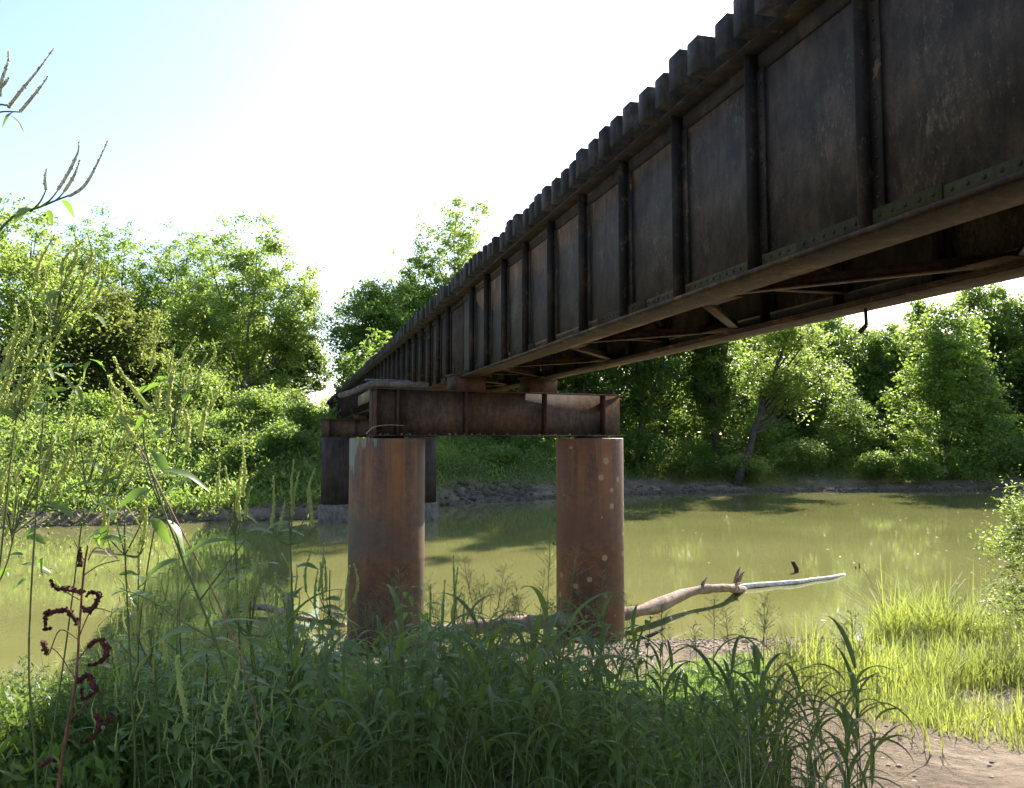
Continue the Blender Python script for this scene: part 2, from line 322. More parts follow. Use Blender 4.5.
# ------------------------------------------------------------ bridge spans
XN, XF = 3.5, 5.18            # webs
ZB = CZ + 1.23; ZT = ZB + 1.77
def girder(root, x, y0, y1, out, near=False):       # out = -1: outer face looks to -x
    w = MB(); w.box(x - .006, x + .006, y0, y1, ZB + .02, ZT - .02)
    go = w.build('girder', M['web'], root)
    b = MB()
    for sgn in (-1, 1):                               # vertical flange legs
        b.box(*sorted((x + sgn * .0085, x + sgn * .028)), y0, y1, ZB + .031, ZB + .165)
    L = 3.96; yy = y0 + 1.1
    while yy + 1.6 < y1:                              # splice covers
        b.box(*sorted((x + out * .030, x + out * .050)), yy, yy + 1.35, ZB + .045, ZB + .175)
        yy += L
    if near:
        yy = max(y0, -2) + .06
        while yy < y1 - .05:
            for zz in (ZB + .075, ZB + .128): xo = x + out * (.0505 if ((yy - y0 - 1.1) % L) < 1.35 else .0285); b.tube([(xo, yy, zz), (xo + out * .009, yy, zz)], [.015, .007], 6)
            yy += .11
    b.build('flange_angle', M['flange_top'], go)
    b = MB(); b.box(x - .19, x + .19, y0, y1, ZB, ZB + .028)
    b.box(x - .16, x + .16, y0 + 3, y1 - 3, ZB - .016, ZB - .002)
    b.build('bottom_flange', M['flange'], go)
    b = MB(); b.box(x - .19, x + .19, y0, y1, ZT - .028, ZT)
    for sgn in (-1, 1): b.box(*sorted((x + sgn * .0085, x + sgn * .028)), y0, y1, ZT - .165, ZT - .031)
    b.build('top_flange', M['stiff'], go)
    yy = 4.28 - 1.275 * math.floor((4.28 - y0 - .12) / 1.275); k = 0
    while yy < y1 - .04:
        b = MB()
        for sgn in (-1, 1):
            b.box(*sorted((x + sgn * .031, x + sgn * .148)), yy, yy + .014, ZB + .032, ZT - .032)
            b.box(*sorted((x + sgn * .0305, x + sgn * .046)), yy - .095, yy - .0005, ZB + .178, ZT - .168)
        if near and yy > -1:
            for kz in range(11): zz = ZB + .24 + kz * .125; b.tube([(x + out * .0462, yy - .05, zz), (x + out * .055, yy - .05, zz)], [.015, .007], 6)
        b.build('stiffener', M['stiff'], go)
        yy += 1.275; k += 1
    return go
def span(y0, y1, label):
    root = empty('bridge_span', ((XN + XF) / 2, (y0 + y1) / 2, ZB))
    tag(root, label, 'bridge span', 'steel girder spans of the railway bridge')
    bpy.context.view_layer.update()
    girder(root, XN, y0, y1, -1, y0 < 0); girder(root, XF, y0, y1, 1)
    # cross frames and bottom laterals
    k = 0; yy = y0 + .057
    while yy < y1 - .2:
        if k % 3 == 0:
            b = MB(); a0, a1 = XN + .145, XF - .145
            b.bar((a0, yy, ZB + .13), (a1, yy, ZB + .13), .09, .012); b.bar((a0, yy + .04, ZB + .18), (a1, yy + .04, ZB + .18), .012, .085)
            b.bar((a0, yy, ZT - .25), (a1, yy, ZT - .25), .09, .09)
            b.bar((a0, yy - .02, ZB + .25), (a1, yy - .02, ZT - .35), .012, .08); b.bar((a0, yy + .02, ZT - .35), (a1, yy + .02, ZB + .25), .012, .08)
            b.build('cross_frame', M['brace'], root)
        yy += 1.32; k += 1
    n = max(2, int((y1 - y0) / 1.98)); st = (y1 - y0 - .6) / n
    for i in range(n):
        ya = y0 + .3 + i * st; a0, a1 = (XN + .06, XF - .06) if i % 2 == 0 else (XF - .06, XN + .06)
        b = MB(); b.bar((a0, ya, ZB + .045), (a1, ya + st, ZB + .045), .10, .012)
        b.bar((a0, ya, ZB + .095), (a1, ya + st, ZB + .095), .012, .085)
        b.build('lateral_brace', M['brace'], root)
        b = MB(); s = 1 if a0 < a1 else -1
        b.box(*sorted((a0 - s * .02, a0 + s * .34)), ya - .22, ya + .26, ZB + .0305, ZB + .0385)
        b.build('gusset_plate', M['flange'], root)
    yy = y0 + .12
    while yy < y1 - .1:
        xo = rnd.uniform(-.03, .05); b = MB(); wd = rnd.uniform(.195, .225); hh = rnd.uniform(.27, .31)
        x0, x1 = 3.17 + xo, 5.53 + xo
        # bevelled end timber
        e = .012; prof = [(-wd/2+e,0),(wd/2-e,0),(wd/2,e),(wd/2,hh-e),(wd/2-e,hh),(-wd/2+e,hh),(-wd/2,hh-e),(-wd/2,e)]
        dz = rnd.uniform(-.0, .012); sk = rnd.uniform(-.02, .02)
        b.add([(x0, yy + a + sk, ZT + .002 + c + dz * 0) for a, c in prof] + [(x1, yy + a - sk, ZT + .002 + c) for a, c in prof],
              [tuple(range(7, -1, -1)), tuple(range(8, 16))] + [(i, (i + 1) % 8, (i + 1) % 8 + 8, i + 8) for i in range(8)])
        b.build('crosstie', M['tie'], root)
        yy += .352
    for ch in root.children:      # built in world coordinates
        ch.matrix_parent_inverse = root.matrix_world.inverted()
    return root
P1, P2 = 16.95, 43.0
s1 = span(P1 - 26.2, P1 - .04, 'nearest dark rusty plate girder span with timber ties, coming overhead from the right')
s2 = span(P1 + .04, P2 - .04, 'middle dark girder span running from the near rusty pier to the far pier')
s3 = span(P2 + .04, 76.0, 'farthest dark girder span beyond the second pier, meeting the far bank')
b = MB(); b.bar((XF + .03, 6.6, ZB - .01), (XF + .05, 6.62, ZB - .17), .03, .03); b.bar((XF + .05, 6.62, ZB - .17), (XF + .0, 6.66, ZB - .24), .05, .04)
hb = b.build('hanging_hook', M['stiff'], s1); hb.matrix_parent_inverse = s1.matrix_world.inverted()
b = MB(); b.bar((XN - .16, 33.2, ZB + .62), (XN - .16, 42.6, ZB + .62), .04, .5)
pk = b.build('side_plank', M['plank'], s2); pk.matrix_parent_inverse = s2.matrix_world.inverted()

def cap(cx, cy, ang, L, depth, zbot, stiffs, label, wd=.42):
    root = empty('cap_beam', (cx, cy, zbot), ang); tag(root, label, 'cap beam', 'steel cap beams of the bridge piers')
    for yo in (0,):
        w = MB(); w.box(-L / 2, L / 2, -.011, .011, .0235, depth - .0235); w.build('beam_web', M['cap'], root)
    w = MB(); w.box(-L / 2 - .02, L / 2 + .02, -wd / 2, wd / 2, 0, .022); w.build('lower_flange', M['cap_edge'], root)
    w = MB(); w.box(-L / 2 - .02, L / 2 + .02, -wd / 2, wd / 2, depth - .022, depth); w.build('upper_flange', M['cap_edge'], root)
    for x in stiffs:
        for s in (-1, 1):
            w = MB(); w.box(x - .012, x + .012, *sorted((s * .0125, s * (wd / 2 - .012))), .0235, depth - .0235); w.build('stiffener', M['cap_edge'], root)
    return root
# near pier: skewed to the bridge
capL = Vector((1.53, 16.25)); capR = Vector((7.25, 17.6)); cc = (capL + capR) / 2; dd = capR - capL
ang = math.atan2(dd.y, dd.x); CL = dd.length; CAPZ = CZ + .04; CAPH = .93
def capx(px):                                         # survey: pixel -> distance along the cap
    a, fh, z = ray(px, 410); d = Vector(W(a, fh)); n = Vector((-math.sin(ang), math.cos(ang)))
    t = cc.dot(n) / d.dot(n); return (d * t - cc).dot(Vector((math.cos(ang), math.sin(ang))))
cp1 = cap(cc.x, cc.y, ang, CL, CAPH, CAPZ, [capx(p) for p in (395, 463, 542, 600)] + [-CL / 2 + .03], 'rusty brown I-beam cap lying across the two near steel columns')
w = MB(); w.box(capx(610) - .04, capx(610) + .09, -.08, .05, CAPH + .003, CAPH + .05); w.box(capx(611), capx(611) + .05, -.05, .0, CAPH + .05, CAPH + .11)
w.build('clip_angle', M['cap_edge'], cp1)
w = MB()
for i in range(34):
    x = rnd.uniform(-CL / 2 + .1, CL / 2 - .1); r = rnd.uniform(.015, .035); w.tube([(x, -.17, .024), (x, -.17, .024 + r)], [r, r * .6], 6)
w.build('nut', M['plank'], cp1)
def column(px, D, dia, ztop, mat, label, zb=-1.2, name='steel_column'):
    a, fh, z = ray(px, 430); k = D / fh; x, y = W(a * k, D)
    root = empty(name, (x, y, 0)); tag(root, label, 'column', 'steel columns carrying the bridge')
    w = MB(); r = dia / 2; n = 64
    rings = [(zb, r), (1.9, r), (1.93, r * 1.006), (1.96, r), (ztop - .01, r), (ztop, r - .006), (ztop - .02, r - .02), (ztop - .025, 0.001)]
    vs = [(q * math.cos(2 * math.pi * k / n), q * math.sin(2 * math.pi * k / n), zz) for zz, q in rings for k in range(n)]
    w.add(vs, [(i * n + k, i * n + (k + 1) % n, (i + 1) * n + (k + 1) % n, (i + 1) * n + k) for i in range(len(rings) - 1) for k in range(n)])
    w.build('casing', mat, root, True)
    w = MB(); w.tube([(0, 0, ztop - .018), (0, 0, ztop - .004)], dia / 2 - .03, 40); w.build('added_dark_disc', M['stiff'], root)  # dark disc added to cut sunlight bouncing up onto the cap beam
    w = MB(); w.box(-.3, .3, -.18, .18, ztop - .002, CAPZ - .003); w.build('bearing_plate', M['stiff'], root)
    return root, x, y
column(387.7, 16.6, 1.50, CAPZ - .045, M['col_left'], 'rusty steel column with pale drips at its rim, left one of the near pair')
cr, crx, cry = column(589.4, 18.45, 1.49, CAPZ - .045, M['col_right'], 'red brown steel column with pale round spots, right one of the near pair')
w = MB(); ax = Vector((-math.sin(A), -math.cos(A), 0)); sd = Vector((math.cos(A), -math.sin(A), 0))
p = sd * -.74 + Vector((0, 0, 1.95)); w.tube([p, p + sd * -.07], .012, 6); w.tube([p + sd * -.07, p + sd * -.07 + Vector((0, 0, .05))], .012, 6); w.build('hook', M['stiff'], cr)
w = MB(); w.box(-.32, .32, -.25, .25, .0, .30); w.box(-.35, .35, -.28, .28, .30, .33)
bl0 = w.build('bearing_block', M['cap_edge'])
for i, (x, yo, lab) in enumerate(((XN, -.1, 'rusty bearing block on the near cap beam under the nearer girder'), (XF, .25, 'rusty bearing block on the near cap beam under the farther girder'))):
    o = bl0 if i == 0 else copy_tree(bl0)
    o.location = (x, cc.y + (x - cc.x) * math.tan(ang), CAPZ + CAPH + .002); o.rotation_euler = (0, 0, ang); tag(o, lab, 'bearing block', 'bearing blocks between cap beams and girders')
# small shoes above the blocks
for x, lab in ((XN, 'dark steel shoe clamped over the bearing block of the nearer girder'), (XF, 'dark ragged steel shoe over the bearing block of the farther girder')):
    y = cc.y + (x - cc.x) * math.tan(ang); z0 = CAPZ + CAPH + .336
    w = MB(); w.box(x - .24, x + .24, y - .22, y + .22, z0, ZB - .019)
    for s in (-1, 1): w.tube([(x + s * .29, y - .2, z0), (x + s * .29, y - .2, z0 + .12)], .02, 6)
    tag(w.build('bearing_shoe', M['stiff']), lab, 'bearing shoe', 'bearing shoes under the girders')
# far pier
def farcol(px, D, label):
    a, fh, z = ray(px, 430); k = D / fh; x, y = W(a * k, D)
    root = empty('steel_column', (x, y, 0)); tag(root, label, 'column', 'steel columns carrying the bridge')
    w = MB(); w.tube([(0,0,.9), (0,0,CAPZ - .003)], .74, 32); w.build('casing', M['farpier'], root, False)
    w = MB(); w.tube([(0,0,-1.2), (0,0,.86), (0,0,.95)], [.86, .86, .76], 32); w.build('footing', M['concrete'], root, False)
    return x, y
x1, y1 = farcol(336.5, 42.6, 'shaded far pier column standing in the water left of the near left column')
x2, y2 = farcol(422.5, 43.8, 'shaded far pier column partly hidden behind the near left column')
a2 = math.atan2(y2 - y1, x2 - x1)
cap((x1 + x2) / 2, (y1 + y2) / 2, a2, math.hypot(x2 - x1, y2 - y1) + 1.5, .93, CAPZ, [-2.6, -1.3, 0, 1.3, 2.6], 'shaded cap beam on the far pier, seen left behind the near cap')
for x, lab in ((XN, 'bearing block on the far cap beam under the left girder'), (XF, 'bearing block on the far cap beam under the right girder')):
    o = copy_tree(bl0); o.location = (x, (y1 + y2) / 2 + (x - (x1 + x2) / 2) * math.tan(a2), CAPZ + .932); o.rotation_euler = (0, 0, a2); o.scale = (1, 1, .8); tag(o, lab, 'bearing block', 'bearing blocks between cap beams and girders')
# driftwood resting on the near cap
def gnarly(pts, r0, r1, sides=9, seed=1, amp=.15, sub=5):
    q = random.Random(seed); P = [Vector(p) for p in pts]; out = []; rr = []
    n = len(P) - 1
    for i in range(n):
        p0, p1, p2, p3 = P[max(i-1,0)], P[i], P[i+1], P[min(i+2,n)]
        for k in range(sub):
            t = k / sub
            out.append(.5 * ((2*p1) + (p2-p0)*t + (2*p0-5*p1+4*p2-p3)*t*t + (3*p1-p0-3*p2+p3)*t**3))
    out.append(P[-1])
    for i in range(len(out)):
        t = i / (len(out) - 1); rr.append((r0 + (r1 - r0) * t) * (1 + q.uniform(-amp, amp)))
    return out, rr
def on_cap(px, py, off=-.05):
    a, fh, z = ray(px, py); d = Vector(W(a, fh)); n = Vector((-math.sin(ang), math.cos(ang)))
    t = (cc.dot(n) + off) / d.dot(n); return Vector((d.x * t, d.y * t, CZ + z * t))
topz = CAPZ + CAPH
pts = [on_cap(338, 396), on_cap(352, 392), on_cap(372, 387), on_cap(390, 389), on_cap(412, 387), on_cap(428, 391)]
for p in pts: p.z = max(p.z, topz + .07) if p.x > 1.5 else p.z
w = MB(); p, r = gnarly(pts, .05, .085, 9, 3); r[0] *= .4; w.tube(p, r, 9)
tag(w.build('driftwood_log', M['grey_wood'], None, True), 'short weathered grey log lying on the left end of the near cap beam', 'log')
pts = [on_cap(365, 381, .05), on_cap(378, 385, .05), on_cap(395, 386, .05), on_cap(410, 384.5, .1)]
w = MB(); 
for p in pts: p.z = max(p.z, topz + .16)
p, r = gnarly(pts, .02, .03, 6, 5); w.tube(p, r, 6)
tag(w.build('driftwood_branch', M['grey_wood'], None, True), 'thin grey branch caught above the log on the near cap beam', 'branch')
pts = [on_cap(366, 434, -.27), on_cap(374, 427, -.3), on_cap(388, 425, -.3), on_cap(404, 425.5, -.27)]
w = MB(); p, r = gnarly(pts, .012, .008, 5, 6); w.tube(p, r, 5)
tag(w.build('twig', M['straw'], None, True), 'thin yellow bent twig across the left end of the near cap beam web', 'twig')

# ------------------------------------------------------------ logs and sticks in the river
w = MB()
P = [atz(415, 640, .45), atz(470, 628, .55), atz(545, 622, .5), atz(640, 611, .35), atz(690, 592, .42), atz(725, 588, .35), atz(741, 590, .02), atz(752, 590, -.25)]
p, r = gnarly(P, .17, .11, 12, 11, .22); w.tube(p, r, 10)
root = empty('fallen_log', tuple(atz(640, 611, .1))); tag(root, 'long bare pinkish log reaching from behind the columns into the river', 'log')
lg = w.build('trunk', M['wood'], root, True)
w = MB()
for a_, b_ in (((735,583,.32),(738,574,.62)),((738,584,.3),(743,576,.5)),((732,590,.2),(750,588,.25)),((700,592,.35),(712,586,.55))):
    q0, q1 = atz(*a_), at(b_[0], b_[1], 0) if False else None
    q0 = atz(*a_); q1 = Vector((q0.x + rnd.uniform(.1, .35), q0.y + rnd.uniform(-.1, .1), q0.z + b_[2] * .7)); w.tube([q0, (q0 + q1) / 2 + Vector((0, 0, .05)), q1], [.06, .045, .015], 6)
kn = w.build('broken_branch', M['wood'], root, True)
for o in (lg, kn): o.location = -Vector(root.location)
w = MB(); P = [atz(738, 588, .02), atz(756, 585, .07), atz(775, 584, .04), atz(795, 582, .06), atz(815, 579.5, .03), atz(830, 577.5, .04), atz(845, 574.5, .0)]
p, r = gnarly(P, .085, .05, 10, 12, .15, 4); r[0] = .05; r[-1] = .03; w.tube(p, r, 10)
tag(w.build('floating_log', M['white_wood'], None, True), 'sun bleached white log floating low beyond the pinkish log', 'log')
q = atz(797, 572, 0); w = MB(); w.tube([q - Vector((0,0,.3)), q + Vector((-.02, 0, .1)), q + Vector((-.14, .02, .34))], [.07, .075, .065], 8)
tag(w.build('stump', M['dark_wood'], None, True), 'short dark stake leaning up out of the water above the white log', 'stake')
q = atz(859, 568, 0); w = MB(); w.tube([q - Vector((0,0,.2)), q + Vector((.02, 0, .16))], [.03, .015], 6); w.tube([q + Vector((-.15,0,-.05)), q + Vector((-.12, 0, .05))], [.03, .02], 6)
tag(w.build('twig', M['dark_wood'], None, True), 'tiny twig tip poking out of the water right of the dark stake', 'twig')
w = MB(); p, r = gnarly([atz(628, 642, .18), atz(648, 636, .24), atz(664, 628, .3)], .07, .03, 7, 4); w.tube(p, r, 7)
tag(w.build('driftwood_branch', M['dark_wood'], None, True), 'short dark branch lying on the mud right of the spotted column', 'branch')
w = MB(); p, r = gnarly([atz(225, 612, .1), atz(262, 607, .16), atz(300, 618, .12), atz(345, 625, .1)], .1, .05, 7, 4); w.tube(p, r, 7)
tag(w.build('driftwood_branch', M['wood'], None, True), 'pinkish driftwood branch at the water behind the weeds left of the columns', 'branch')

def rocks(name, spots, mat, label, group=None):
    w = MB(); q = np.random.RandomState(5)
    ico = [(math.cos(a) * math.cos(e), math.sin(a) * math.cos(e), math.sin(e)) for e in (-.9, -.1, .7) for a in np.linspace(0, 2 * math.pi, 7)[:-1]] + [(0,0,1)]
    fs = [(r * 6 + k, r * 6 + (k + 1) % 6, (r + 1) * 6 + (k + 1) % 6, (r + 1) * 6 + k) for r in (0, 1) for k in range(6)] + [(12 + k, 12 + (k + 1) % 6, 18) for k in range(6)]
    for (x, y, z, s) in spots:
        sc = np.array([q.uniform(.7, 1.4), q.uniform(.7, 1.3), q.uniform(.4, .8)]) * s; an = q.uniform(0, 6.3)
        v = np.array(ico) * (1 + q.uniform(-.25, .25, (19, 1))) * sc; c, s_ = math.cos(an), math.sin(an)
        v = np.stack([v[:,0] * c - v[:,1] * s_, v[:,0] * s_ + v[:,1] * c, v[:,2]], 1) + np.array([x, y, z])
        w.add(v, fs)
    return tag(w.build(name, mat), label, None, group, 'stuff')
sp = []
for i in range(330):
    u = rnd.uniform(-3.8, 1.5); v = float(interp(u, FAR)) + rnd.uniform(-.6, 2.8); x, y = W(u, v); sp.append((x, y, max(hz(u, v), 0) + .0, rnd.choice([.06,.08,.1,.16,.34])))
for i in range(500):
    u = rnd.uniform(-30, 50); v = float(interp(u, FAR)) + rnd.uniform(-.3, 1.6); x, y = W(u, v); sp.append((x, y, max(hz(u, v), 0) + .02, rnd.uniform(.06, .2)))
rocks('rocks', sp, M['mudrock'], 'broken rocks and clods along the far waterline')
sp = []
for i in range(2600):
    u = rnd.uniform(1.5, 9.5); v = float(interp(u, NEAR)) - abs(rnd.gauss(0, 2.2)) + .1; x, y = W(u, v); sp.append((x, y, max(hz(u, v), 0) + .002, rnd.uniform(.012, .04)))
for i in range(420):
    u = rnd.uniform(1, 6); v = rnd.uniform(3.2, 8); x, y = W(u, v); sp.append((x, y, hz(u, v) - .002, rnd.uniform(.006, .022)))
rocks('pebbles', sp, M['clod'], 'pale pebbles and dry clods on the near mud')

# ------------------------------------------------------------ foliage
def leaf_quads(C, size, rs, up=.5, asp=.6, droop=0.0):
    n = len(C); N = rs.normal(size=(n, 3)); N[:, 2] = np.abs(N[:, 2]) + up; N /= np.linalg.norm(N, axis=1, keepdims=True)
    T = rs.normal(size=(n, 3)); T[:, 2] -= droop; T -= (T * N).sum(1, keepdims=True) * N; T /= np.linalg.norm(T, axis=1, keepdims=True)
    B = np.cross(N, T); L = (size * rs.uniform(.6, 1.35, n))[:, None]; Wd = L * asp / 2
    return np.stack([C - T * L / 2, C + B * Wd + N * L * .08, C + T * L / 2, C - B * Wd + N * L * .08], 1)
def tree(name, px, D, top, wpx, bot, mat, label, seed, cat='tree', clumps=None, trunk=None, lean=0.0, bark='bark', loose=0.0, leaf=.32, shape=1.0, multi=1, group=None, base=None, per=46, link=True):
    rs = np.random.RandomState(seed); q = random.Random(seed)
    u = (px - 512) / FPX * D; zb = hz(u, D); x, y = W(u, D); zb -= .1
    ztop = CZ + (438 - top) * D / FPX - zb; ztop = max(ztop, .9); zbot = CZ + (438 - bot) * D / FPX - zb; zbot = min(zbot, ztop * .4); zbot = max(zbot, -.5 * (ztop))
    rw = wpx * D / FPX; rh = (ztop - zbot) / 2; cz = (ztop + zbot) / 2
    root = empty(name, (x, y, zb), q.uniform(0, 0)); tag(root, label, cat, group)
    lx, ly = R2[0] * lean, R2[1] * lean
    cen = np.array([lx, ly, cz])
    # lobes
    nl = int(13 + rw * 2.2); lobes = []
    for i in range(nl):
        d = rs.normal(size=3); d /= np.linalg.norm(d); d[2] = d[2] * .95 + .1
        f = rs.uniform(.45, .78); taper = 1 - shape * .35 * max(0, d[2]) 
        lobes.append((cen + d * np.array([rw * taper, rw * taper, rh]) * f, rs.uniform(.28, .46)))
    ncl = clumps or int(np.clip(15 * rw * max(rh, 1) ** 1.0 * (1 - loose * .4) + 60, 60, 760))
    C = []; tries = 0
    while len(C) < ncl and tries < 30000:
        tries += 1
        lc, lr = lobes[rs.randint(nl)]; d = rs.normal(size=3); d /= np.linalg.norm(d)
        p = lc + d * np.array([rw, rw, rh]) * lr * rs.uniform(.55, 1) ** .6
        e = (p - cen) / np.array([rw, rw, rh]); ee = np.linalg.norm(e)
        if ee > 1.05 or p[2] < .25: continue
        if loose and vnoise(p[0] * 1.0 + 5, p[2] * 1.0, 1.6, seed % 7) + vnoise(p[1], p[2], 1.4, 2) < -.18 + loose * .18: continue
        C.append(p)
    C = np.array(C)
    # skeleton
    b = MB(); tr = trunk or max(.1, min(.38, ztop * .017))
    tips = C[rs.choice(len(C), min(len(C), 90), replace=False)]
    if cat == 'tree' or trunk:
        for mlt in range(multi):
            ox, oy = (q.uniform(-.3, .3), q.uniform(-.3, .3)) if multi > 1 else (0, 0)
            topc = cen + np.array([q.uniform(-.2, .2) * rw * multi, q.uniform(-.2, .2) * rw * multi, rh * .55])
            base3 = np.array([ox, oy, 0]); n = 9; pts = []; rad = []
            for i in range(n):
                t = i / (n - 1); p = base3 * (1 - t) + topc * t; bow = math.sin(t * 3.14)
                p = p + np.array([q.uniform(-.12, .12) * rw * .3 * bow, q.uniform(-.12, .12) * rw * .3 * bow, 0]); 
                pts.append(p); rad.append(tr * (1.25 if i == 0 else 1) * (1 - t * .85) / (1 + .25 * (multi - 1)))
            b.tube(pts, rad, 8)
            my = tips[mlt::multi]
            limbs = my[: max(6, len(my) // 5)]
            ln = []
            for tip in limbs:
                zr = np.clip((tip[2] - rh * .55) / max(ztop, 1), .18, .85); i = zr * (n - 1); i0 = int(i); s0 = pts[i0] * (1 - (i - i0)) + pts[min(i0 + 1, n - 1)] * (i - i0)
                mid = (s0 + tip) / 2 + np.array([0, 0, -.06 * np.linalg.norm(tip - s0)]) + rs.normal(size=3) * .12 * rw * .3
                P_ = [s0, (s0 + mid) / 2 + rs.normal(size=3) * .05, mid, (mid + tip) / 2 + np.array([0,0,.05]), tip]
                r0 = rad[i0] * .5; b.tube(P_, [r0, r0 * .8, r0 * .6, r0 * .4, .015], 5, False); ln += P_[1:4]
            ln = np.array(ln)
            for tip in my[len(limbs):]:
                j = np.argmin(np.linalg.norm(ln - tip, axis=1)); s0 = ln[j]; mid = (s0 + tip) / 2 + rs.normal(size=3) * .15
                b.tube([s0, mid, tip], [.045, .03, .012], 4, False)
        b.build('trunk', M[bark], root, True)
    n = len(C); reps = rs.poisson(per * 1.2, n); big = np.repeat(C, reps, 0); cr = np.repeat(rs.uniform(.35, .85, n), reps)[:, None] * (1 + .15 * (rw > 4))
    cr = np.minimum(cr, rw * .4)
    off = rs.normal(size=(len(big), 3)) * np.array([.62, .62, .4]) * cr
    b = MB(); L = big + off; L[:, 2] = np.maximum(L[:, 2], .03); b.quads(leaf_quads(L, leaf, rs, .6)); b.build('crown', M[mat], root)
    return root
T = tree
# left bank
T('shade_tree', 8, 78, 182, 91, 426, 'leaf_yellow', 'big yellow green tree at the left edge of the picture', 1, loose=.3)
T('shade_tree', 105, 99, 214, 91, 426, 'leaf_mid', 'tall mid green tree behind the left weeds, left of the pale branching tree', 2)
T('shade_tree', 108, 81, 282, 55, 426, 'leaf_olive', 'low olive brown tree in front of the tall left trees', 3, loose=.2)
T('shade_tree', 188, 101, 226, 91, 431, 'leaf_mid', 'broad leafy tree behind, between the olive tree and the open branching tree', 4)
T('branching_tree', 246, 78, 218, 75, 414, 'leaf_yellow', 'open yellow green tree with visible forked limbs on the left bank', 5, loose=.75, bark='bark_pale', multi=3, trunk=.3, leaf=.3, per=46)
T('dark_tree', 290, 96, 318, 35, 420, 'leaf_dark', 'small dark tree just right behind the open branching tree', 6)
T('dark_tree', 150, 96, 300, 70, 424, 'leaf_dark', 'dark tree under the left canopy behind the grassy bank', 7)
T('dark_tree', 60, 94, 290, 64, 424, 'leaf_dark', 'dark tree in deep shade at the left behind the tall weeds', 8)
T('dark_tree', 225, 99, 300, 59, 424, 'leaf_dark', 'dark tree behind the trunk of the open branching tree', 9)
T('shade_tree', 376, 92, 268, 62, 424, 'leaf_mid', 'round topped green tree left behind the far end of the bridge', 10)
T('shade_tree', 458, 101, 192, 72, 406, 'leaf_yellow', 'tall ragged tree rising above the middle of the bridge', 11, loose=.2)
T('shade_tree', 420, 99, 262, 55, 411, 'leaf_mid', 'green tree half hidden by the ties at the middle of the bridge', 12)
# left bank shrubs
T('bush', 192, 58, 368, 28, 408, 'weed_bank', 'round light green bush in front of the dark trees on the left bank', 20, 'bush', clumps=110, leaf=.2)
T('bush', 20, 58, 395, 40, 425, 'weed_bank', 'pale bush on the crest at the left edge', 21, 'bush', clumps=90, leaf=.2)
T('bush', 95, 56, 395, 35, 422, 'leaf_mid', 'green bush on the crest under the olive tree', 22, 'bush', clumps=90, leaf=.2)
T('bush', 262, 57, 388, 30, 420, 'weed_bank', 'bright weedy bush at the foot of the open branching tree', 23, 'bush', clumps=90, leaf=.2)
T('bush', 292, 60, 392, 20, 425, 'leaf_yellow', 'yellowish bush near the bridge on the left crest', 24, 'bush', clumps=70, leaf=.2)
T('bush', 215, 52, 430, 30, 460, 'leaf_dark', 'dark hollow bush halfway down the left bank', 25, 'bush', clumps=60, leaf=.18)
T('bush', 245, 50, 440, 22, 478, 'leaf_mid', 'green bush low on the left bank near the bridge shade', 26, 'bush', clumps=70, leaf=.18)
T('bush', 65, 50, 432, 34, 470, 'leaf_mid', 'green bush halfway down the bank at the left', 27, 'bush', clumps=80, leaf=.18)
T('bush', 150, 46.5, 462, 34, 500, 'weed_bank', 'pale bush low on the left bank above the mud', 28, 'bush', clumps=80, leaf=.16)
T('bush', 22, 45, 470, 34, 508, 'weed_bank', 'pale bush low on the bank at the left edge', 29, 'bush', clumps=80, leaf=.16)
T('bush', 288, 52, 420, 26, 500, 'leaf_dark', 'dark bush in the bridge shade left of the far column', 30, 'bush', clumps=120, leaf=.18)
T('bush', 305, 56, 400, 16, 470, 'leaf_mid', 'bush directly left of the far cap beam', 31, 'bush', clumps=70, leaf=.18)
T('bush', 262, 48, 470, 22, 505, 'leaf_mid', 'bush above the mud just left of the bridge shade', 32, 'bush', clumps=70, leaf=.18)
